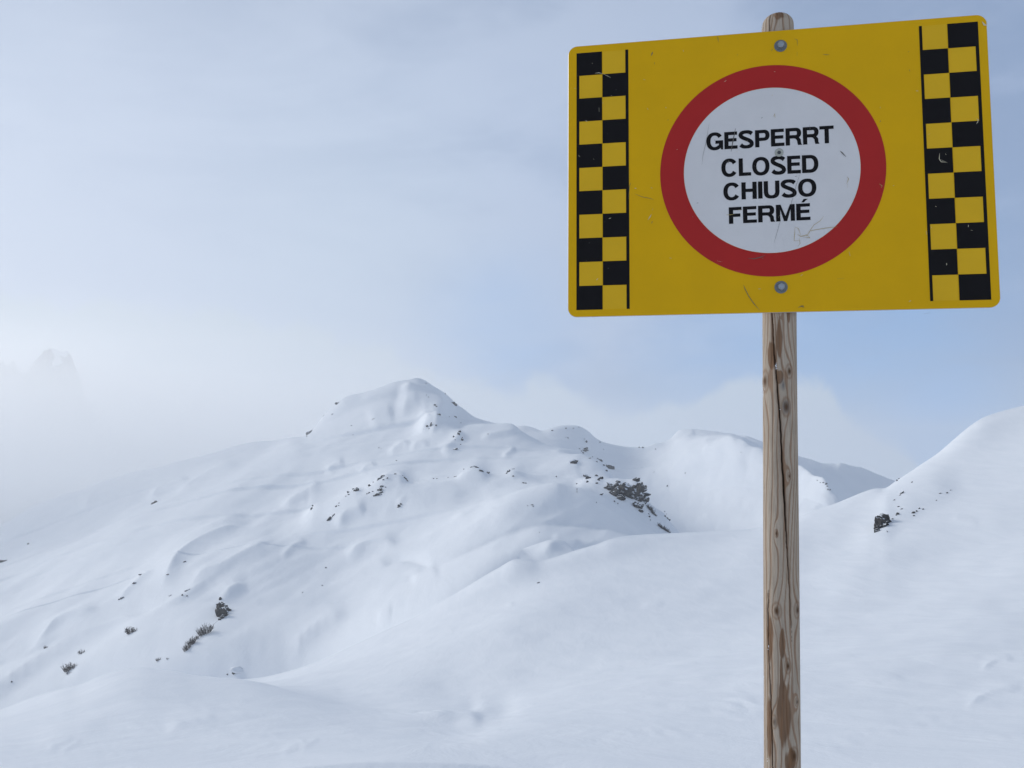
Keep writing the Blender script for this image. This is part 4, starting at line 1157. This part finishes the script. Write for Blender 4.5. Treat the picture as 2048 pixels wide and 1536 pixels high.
def cluster(Zf, L, label, group, m=None):
    for q in Zf(L): rock(*q, label, group, m)
cluster(Z3, [(1015,1140,18,22,-50),(970,1180,16,10,20),(1000,1150,8,8,0),(1020,1080,12,8,30),(1046,1098,18,8,20),(955,1205,12,12,20)], 'small dark stone in the trail above the boulder on the right slope', 'stones trailing above the right boulder')
cluster(Z3, [(1140,1130,26,12,30),(1170,1118,14,12,30),(1190,1095,14,10,50),(1222,1100,16,8,30),(1150,1155,14,8,0)], 'grey half-buried stone in the patch right of the right-hand boulder', 'stones right of the boulder')
cluster(Z3, [(1045,970,30,10,40),(1032,985,14,8,30),(985,1025,14,6,30),(1360,970,20,10,20),(1420,968,14,10,20),(1445,945,12,6,30),(1330,1028,10,8,0),(1130,880,14,6,40)], 'faint snow-dusted stone high on the smooth right slope', 'faint stones on the right slope', ROCK)
cluster(Z3, [(1010,848,10,14,0),(1024,846,8,10,0)], 'tiny dark stone on the skyline edge of the right slope', 'stones on the skyline of the right slope')
cluster(Z3, [(928,1285,6,16,10)], 'small upright stone just right of the boulder foot', None)
cluster(Z3, [(355,865,8,7,0),(380,882,8,7,0),(405,882,12,8,0),(428,890,14,10,-30),(437,912,12,8,0),(442,938,12,10,-40),(458,944,10,14,-40),(425,898,8,6,0)], 'small dark stone on the rim of the sunlit spur right of the post', 'stones on the sunlit spur')
cluster(Z2, [(937,1038,10,16,30),(965,1055,8,10,0),(825,982,24,14,20),(840,975,10,8,0),(790,1045,6,8,0)], 'small dark stone on the snow below the large jagged outcrop', 'stones below the outcrop')
cluster(Z2, [(1224,1163,12,20,-60),(1218,1140,10,10,0),(1232,1190,8,10,0),(1352,1160,16,14,-20),(1370,1175,24,14,-40),(1385,1190,14,18,-50),(1350,1118,10,6,0),(1362,1140,8,6,0)], 'small dark stone on the steep edge under the large jagged outcrop', 'stones on the edge under the outcrop')
cluster(Z2, [(68,795,16,20,30),(80,785,12,12,0),(56,803,8,12,0),(108,830,12,10,0),(112,771,26,7,0),(197,887,16,8,0),(212,888,12,8,0),(460,835,8,12,0)], 'small dark stone on the bench left of the crags', 'stones on the bench')
cluster(Z2, [(630,893,12,10,0)], 'single small stone above the thin marker post', None)
cluster(Z2, [(733,682,20,9,20),(755,670,18,6,0),(800,685,14,6,-20),(822,700,26,16,-30),(793,713,14,10,0),(832,708,12,10,0)], 'small dark rock on the rim of the bright bench above the crags', 'rocks on the bench rim')
cluster(Z2, [(700,608,40,20,20),(690,620,40,12,0),(650,604,16,8,0),(714,618,14,20,80),(680,640,18,10,0),(666,625,12,8,0)], 'dark rock in the patch on the shaded hump at the skyline', 'rocks on the shaded hump')
cluster(Z2, [(707,550,16,16,0),(690,525,10,5,0),(557,518,10,12,0),(540,512,6,6,0),(426,456,14,10,10),(541,440,10,14,0),(600,437,12,6,0),(644,428,8,6,0),(850,610,8,6,0),(818,552,10,8,0)], 'small dark stone scattered on the shaded hump at the skyline', 'stones scattered on the shaded hump')
cluster(Z2, [(1371,911,10,11,0)], 'single dark stone on the floor of the bowl left of the post', None)
cluster(Z2, [(1263,796,6,6,0),(1518,804,8,5,0),(1274,608,10,6,0),(1170,590,18,10,0),(1140,588,10,8,0),(1975,635,6,6,0)], 'tiny stone in the wide bowl behind the post', 'tiny stones in the bowl')
cluster(Z2, [(262,1064,30,5,0),(225,1072,10,5,30),(272,1078,10,6,0),(322,1290,6,6,0)], 'sliver of dark rock on the white dome', 'slivers on the dome')
cluster(Z1, [(1460,440,26,24,-30),(1478,455,24,26,-50),(1470,412,10,8,0),(1448,432,10,8,0)], 'dark rock on the right skyline of the pointed peak', 'rocks on the peak skyline')
cluster(Z1, [(1310,455,20,14,20),(1322,465,10,10,0),(1237,276,10,8,0),(1394,347,10,10,0),(1258,388,8,8,0),(1425,548,10,8,0),(1482,553,34,10,-40),(1520,598,12,6,0),(1240,370,6,6,0)], 'small dark stone on the shaded right flank of the peak', 'stones on the right flank of the peak')
cluster(Z1, [(1342,528,24,12,0),(1350,532,12,12,0)], 'dark rock on top of the small bright knoll under the peak', 'rocks on the knoll top')
cluster(Z1, [(1246,628,16,16,0),(1275,620,12,34,-10),(1320,620,12,14,20),(1215,650,5,5,0),(1262,645,8,8,0)], 'small dark rock on the bright face of the knoll under the peak', 'rocks on the knoll face')
cluster(Z1, [(1512,672,24,14,40),(1508,695,14,26,20),(1500,690,10,20,0),(1532,740,14,26,20),(1520,775,8,10,0),(1535,720,8,14,0),(1475,737,8,8,0),(1463,715,12,16,0),(1540,738,8,14,0)], 'dark stone on the steep white nose in front of the peak', 'stones on the white nose')
cluster(Z1, [(1475,815,40,14,20),(1745,690,10,7,0),(995,908,10,6,0),(850,803,10,6,0),(627,620,10,8,0),(805,565,22,6,20),(640,695,6,5,0),(870,805,6,5,0)], 'faint speck of rock on the hazy left face under the peak', 'faint specks under the peak', ROCK)
cluster(Z1, [(505,445,16,26,50),(518,434,16,10,40),(470,526,14,9,20),(400,520,9,8,30)], 'small dark rock on the left skyline of the peak', 'rocks on the left skyline of the peak')
cluster(Z1, [(270,690,22,30,-30),(288,670,24,16,50),(262,708,12,14,40),(300,650,20,12,50)], 'dark rock at the foot of the left skyline of the peak', 'rocks at the foot of the left skyline', ROCK)
cluster(Z1, [(775,1115,16,20,20),(806,1084,10,8,0),(920,1052,10,16,-30),(985,1018,18,10,-10),(1085,1075,18,10,-60),(1062,1050,16,14,-50),(1075,1062,20,12,-50),(1045,1030,8,8,0),(905,1125,10,8,0),(845,1150,14,14,0),(800,1160,12,8,0),(768,1172,16,14,20),(752,1180,12,10,0),(888,1064,12,8,0),(878,1168,12,14,0)], 'small dark stone scattered round the white hump', 'stones round the white hump')
cluster(Z1, [(503,1280,14,10,10),(525,1255,8,8,0),(523,1275,8,8,0),(580,1200,10,8,0),(500,1286,8,6,0)], 'small dark stone below the rounded rock on the ridge', 'stones below the ridge')
cluster(Z1, [(1018,1280,22,20,40),(1030,1265,12,18,60),(1010,1288,12,10,0)], 'small dark rock at the tip of a lone drift right of the shaded hollow', 'rocks at the lone drift')
cluster(Z1, [(1298,1055,10,8,0),(1325,1055,12,5,0),(1418,1044,14,6,10),(1480,1036,30,5,10),(1548,977,12,8,20),(1912,1000,24,12,20),(1900,1012,14,10,0),(1950,1035,16,10,0),(2035,1090,16,10,0),(1950,975,20,6,0)], 'small dark stone in the line along the middle ridge', 'stones along the middle ridge')
cluster(Z5, [(1540,635,24,14,20),(1525,645,20,10,20),(1493,678,10,12,0),(1530,684,12,10,0)], 'small dark rock at the tip of a drift on the lower left slope', 'rocks at the drift tip', ROCK)
cluster(Z5, [(1395,682,18,10,20),(1155,510,24,12,0),(1098,580,22,12,10),(998,702,24,16,20),(1805,712,18,24,20),(975,714,12,8,20)], 'snow-dusted stone beside the drifts on the lower left slope', 'stones beside the drifts', ROCK)
cluster(Z5, [(25,402,56,20,-5),(5,405,14,14,0)], 'dark rock at the left edge of the picture', 'rocks at the left edge')
cluster(Z5, [(232,260,10,12,40),(1510,405,22,8,20),(1375,508,18,7,0),(95,1388,10,10,30)], 'faint dark speck of rock on the far left slope', 'faint specks on the left slope')
cluster(Z5, [(2640,600,12,8,20),(2478,655,12,8,20),(2670,455,8,12,0)], 'speck of dark rock in the centre of the lower slope', 'specks on the lower slope')
for q in [(309,1006,8,5,30),(305,1008,6,4,20),(72,1008,6,4,40),(1076,1166,5,2,30)]: rock(*q, 'dark chip of rock showing through the snow of the left ridge' if q[0] < 400 else 'dark chip on the near white slope below the wind scoop', 'chips on the left ridge' if q[0] < 400 else None)

# --- leafless bushes
BUSH, _t, _b = mat('frosted_twigs', (0.085, 0.078, 0.078), 0.9)
def bush(u, v, w, h, n, label, group=None, lean=0.0, tilt=0.0, name='bush'):
    r_ = hit(u, v)
    if r_ is None: return
    P = r_[0]; s = np.linalg.norm(P - CAM) / F
    rt, fw, up = frame_at(P); V, Fc = [], []
    rr = random.Random(int(u * 7 + v))
    def twig(a, b, ra, rb):
        a = Vector(a); b = Vector(b); d = (b - a).normalized(); x = d.orthogonal().normalized(); y = d.cross(x); k = len(V)
        for q, r0 in ((a, ra), (b, rb)):
            for i in range(3):
                t = 2 * math.pi * i / 3; V.append(q + (x * math.cos(t) + y * math.sin(t)) * r0)
        for i in range(3): j = (i + 1) % 3; Fc.append((k + i, k + j, k + 3 + j, k + 3 + i))
    th = .45 * s
    for i in range(n):
        fx = rr.uniform(-.5, .5); bx = fx * w * s * .75; by = rr.uniform(-.3, .3) * w * s
        b0 = rt * bx + fw * by + up * (bx * math.tan(R(tilt)) - h * s * .12)
        L = h * s * rr.uniform(.45, 1.0) * (1 - .5 * abs(fx))
        dx = fx * w * s * .5 + lean * L + rr.gauss(0, .12) * w * s
        tip = b0 + rt * dx + up * L + fw * rr.gauss(0, .2) * h * s
        midp = b0 + (tip - b0) * .5 + rt * rr.gauss(0, .04) * w * s
        twig(b0, midp, th, th * .8); twig(midp, tip, th * .8, th * .3)
        for _ in range(3):
            q = b0 + (tip - b0) * rr.uniform(.3, .9)
            twig(q, q + rt * rr.gauss(0, .16) * h * s + up * abs(rr.gauss(.18, .1)) * h * s + fw * rr.gauss(0, .15) * h * s, th * .6, th * .25)
    o = link(name, mesh(name, V, Fc), BUSH); o.location = P
    tag(o, label, 'bush', group)
bush(262, 1266, 17, 14, 46, 'round dark bush alone on the left slope, right of the grey ridge')
bush(138, 1341, 19, 16, 46, 'dark bush lowest on the left slope near the knoll')
bush(137, 1348, 8, 5, 10, 'tiny tuft just under the lowest dark bush')
bush(412, 1267, 22, 20, 60, 'largest bare bush leaning below the dark wedge of rock', lean=-.25, tilt=35)
bush(384, 1288, 13, 15, 36, 'bare bush below the largest one, upper of its pair', lean=-.2, tilt=35)
bush(374, 1299, 12, 13, 30, 'bare bush below the largest one, lower of its pair', lean=-.2, tilt=35)
bush(396, 1277, 8, 7, 12, 'wisp of twigs between the largest bush and the pair below it', lean=-.1)
bush(163, 1307, 13, 8, 16, 'faint frosted tuft above the lowest dark bush')
bush(317, 1321, 10, 6, 14, 'small tuft at the foot of the slope just behind the knoll')
bush(336, 1318, 7, 3, 8, 'thin wisp at the foot of the slope just behind the knoll')
bush(90, 1297, 6, 5, 12, 'tiny dark tuft far left on the slope')
bush(1303, 1022, 12, 14, 40, 'bare bush growing on the steep edge below the large jagged outcrop', lean=-.3, tilt=-45)
bush(1309, 1030, 10, 10, 28, 'lower part bush on the steep edge below the large jagged outcrop', lean=-.3, tilt=-45)
bush(1326, 1058, 14, 12, 44, 'reddish brown bush half hidden behind the near crest', lean=-.4, tilt=-45)
bush(1336, 1064, 12, 9, 34, 'dark bush right at the near crest beside the reddish one', lean=-.4, tilt=-35)

# --- thin marker post on the dome
def marker():
    r_ = hit(1154, 985); P = r_[0]; s = np.linalg.norm(P - CAM) / F
    root = empty('marker_post', tuple(P)); tag(root, 'thin dark marker post with a short crossboard on the white dome', 'marker post')
    rt, fw, up = frame_at(P)
    def bar(name, c, hw, hd, hh):
        V = []
        for a in (-1, 1):
            for b in (-1, 1):
                for c_ in (-1, 1): V.append(c + rt * hw * a + fw * hd * b + up * hh * c_)
        return link(name, mesh(name, V, [(0,1,3,2),(4,6,7,5),(0,4,5,1),(2,3,7,6),(0,2,6,4),(1,5,7,3)]), BUSH, root)
    bar('pole', up * 3.2 * s, .42 * s, .42 * s, 4.6 * s)
    bar('crossboard', up * 7.0 * s - fw * .55 * s, 1.3 * s, .10 * s, .5 * s)
marker()

# every stone of a patch is told apart by its place in the row
ORD = ['', 'second', 'third', 'fourth', 'fifth', 'sixth', 'seventh', 'eighth']
for g_, L_ in PLACED.items():
    L_.sort(key=lambda q: (q[0], q[1])); n_ = len(L_)
    if n_ < 2: continue
    for i, (u, v, o, lab) in enumerate(L_):
        if i == 0: w_ = 'leftmost one'
        elif i == n_ - 1: w_ = 'rightmost one'
        elif i < (n_ + 1) // 2: w_ = ORD[i] + ' from the left'
        else: w_ = ORD[n_ - 1 - i] + ' from the right'
        t_ = (lab + ', ' + w_).split()
        if len(t_) > 16: t_ = (lab + ', ' + w_.replace(' one', '').replace('from the left', 'from left').replace('from the right', 'from right')).split()
        while len(t_) > 16: t_ = t_[1:]
        o['label'] = ' '.join(t_)

# wind-carved block of snow on the near crest
def scoop():
    Q = [(1038,1094,94),(1097,1076,94.8),(1103,1085,91.5),(1081,1128,88.0),(1172,1110,90),(1135,1080,96),(1034,1112,89.5),(1052,1130,88),(1100,1140,100)]
    V = [unproj(np.array(float(u)), np.array(float(v)), r_) for u, v, r_ in Q]
    Fc = [(0,3,2,1),(2,3,4,5),(1,2,5),(6,3,0),(6,7,3),(0,1,8),(1,5,8),(5,4,8)]
    import bmesh
    me = mesh('snow_drift', V, Fc); bm = bmesh.new(); bm.from_mesh(me)
    bmesh.ops.subdivide_edges(bm, edges=bm.edges[:], cuts=5, use_grid_fill=True)
    bmesh.ops.triangulate(bm, faces=bm.faces[:])
    for _ in range(3): bmesh.ops.smooth_vert(bm, verts=bm.verts[:], factor=0.5, use_axis_x=True, use_axis_y=True, use_axis_z=True)
    for v in bm.verts: v.co.z += 0.05 * math.sin(v.co.x * 2.1) * math.cos(v.co.y * 1.3)
    bm.to_mesh(me); bm.free()
    o = link('snow_drift', me, SNOW_NEAR, smooth=True)
    tag(o, 'sharp wind-carved block of snow on the near crest', kind='structure')
scoop()
bpy.context.view_layer.update()
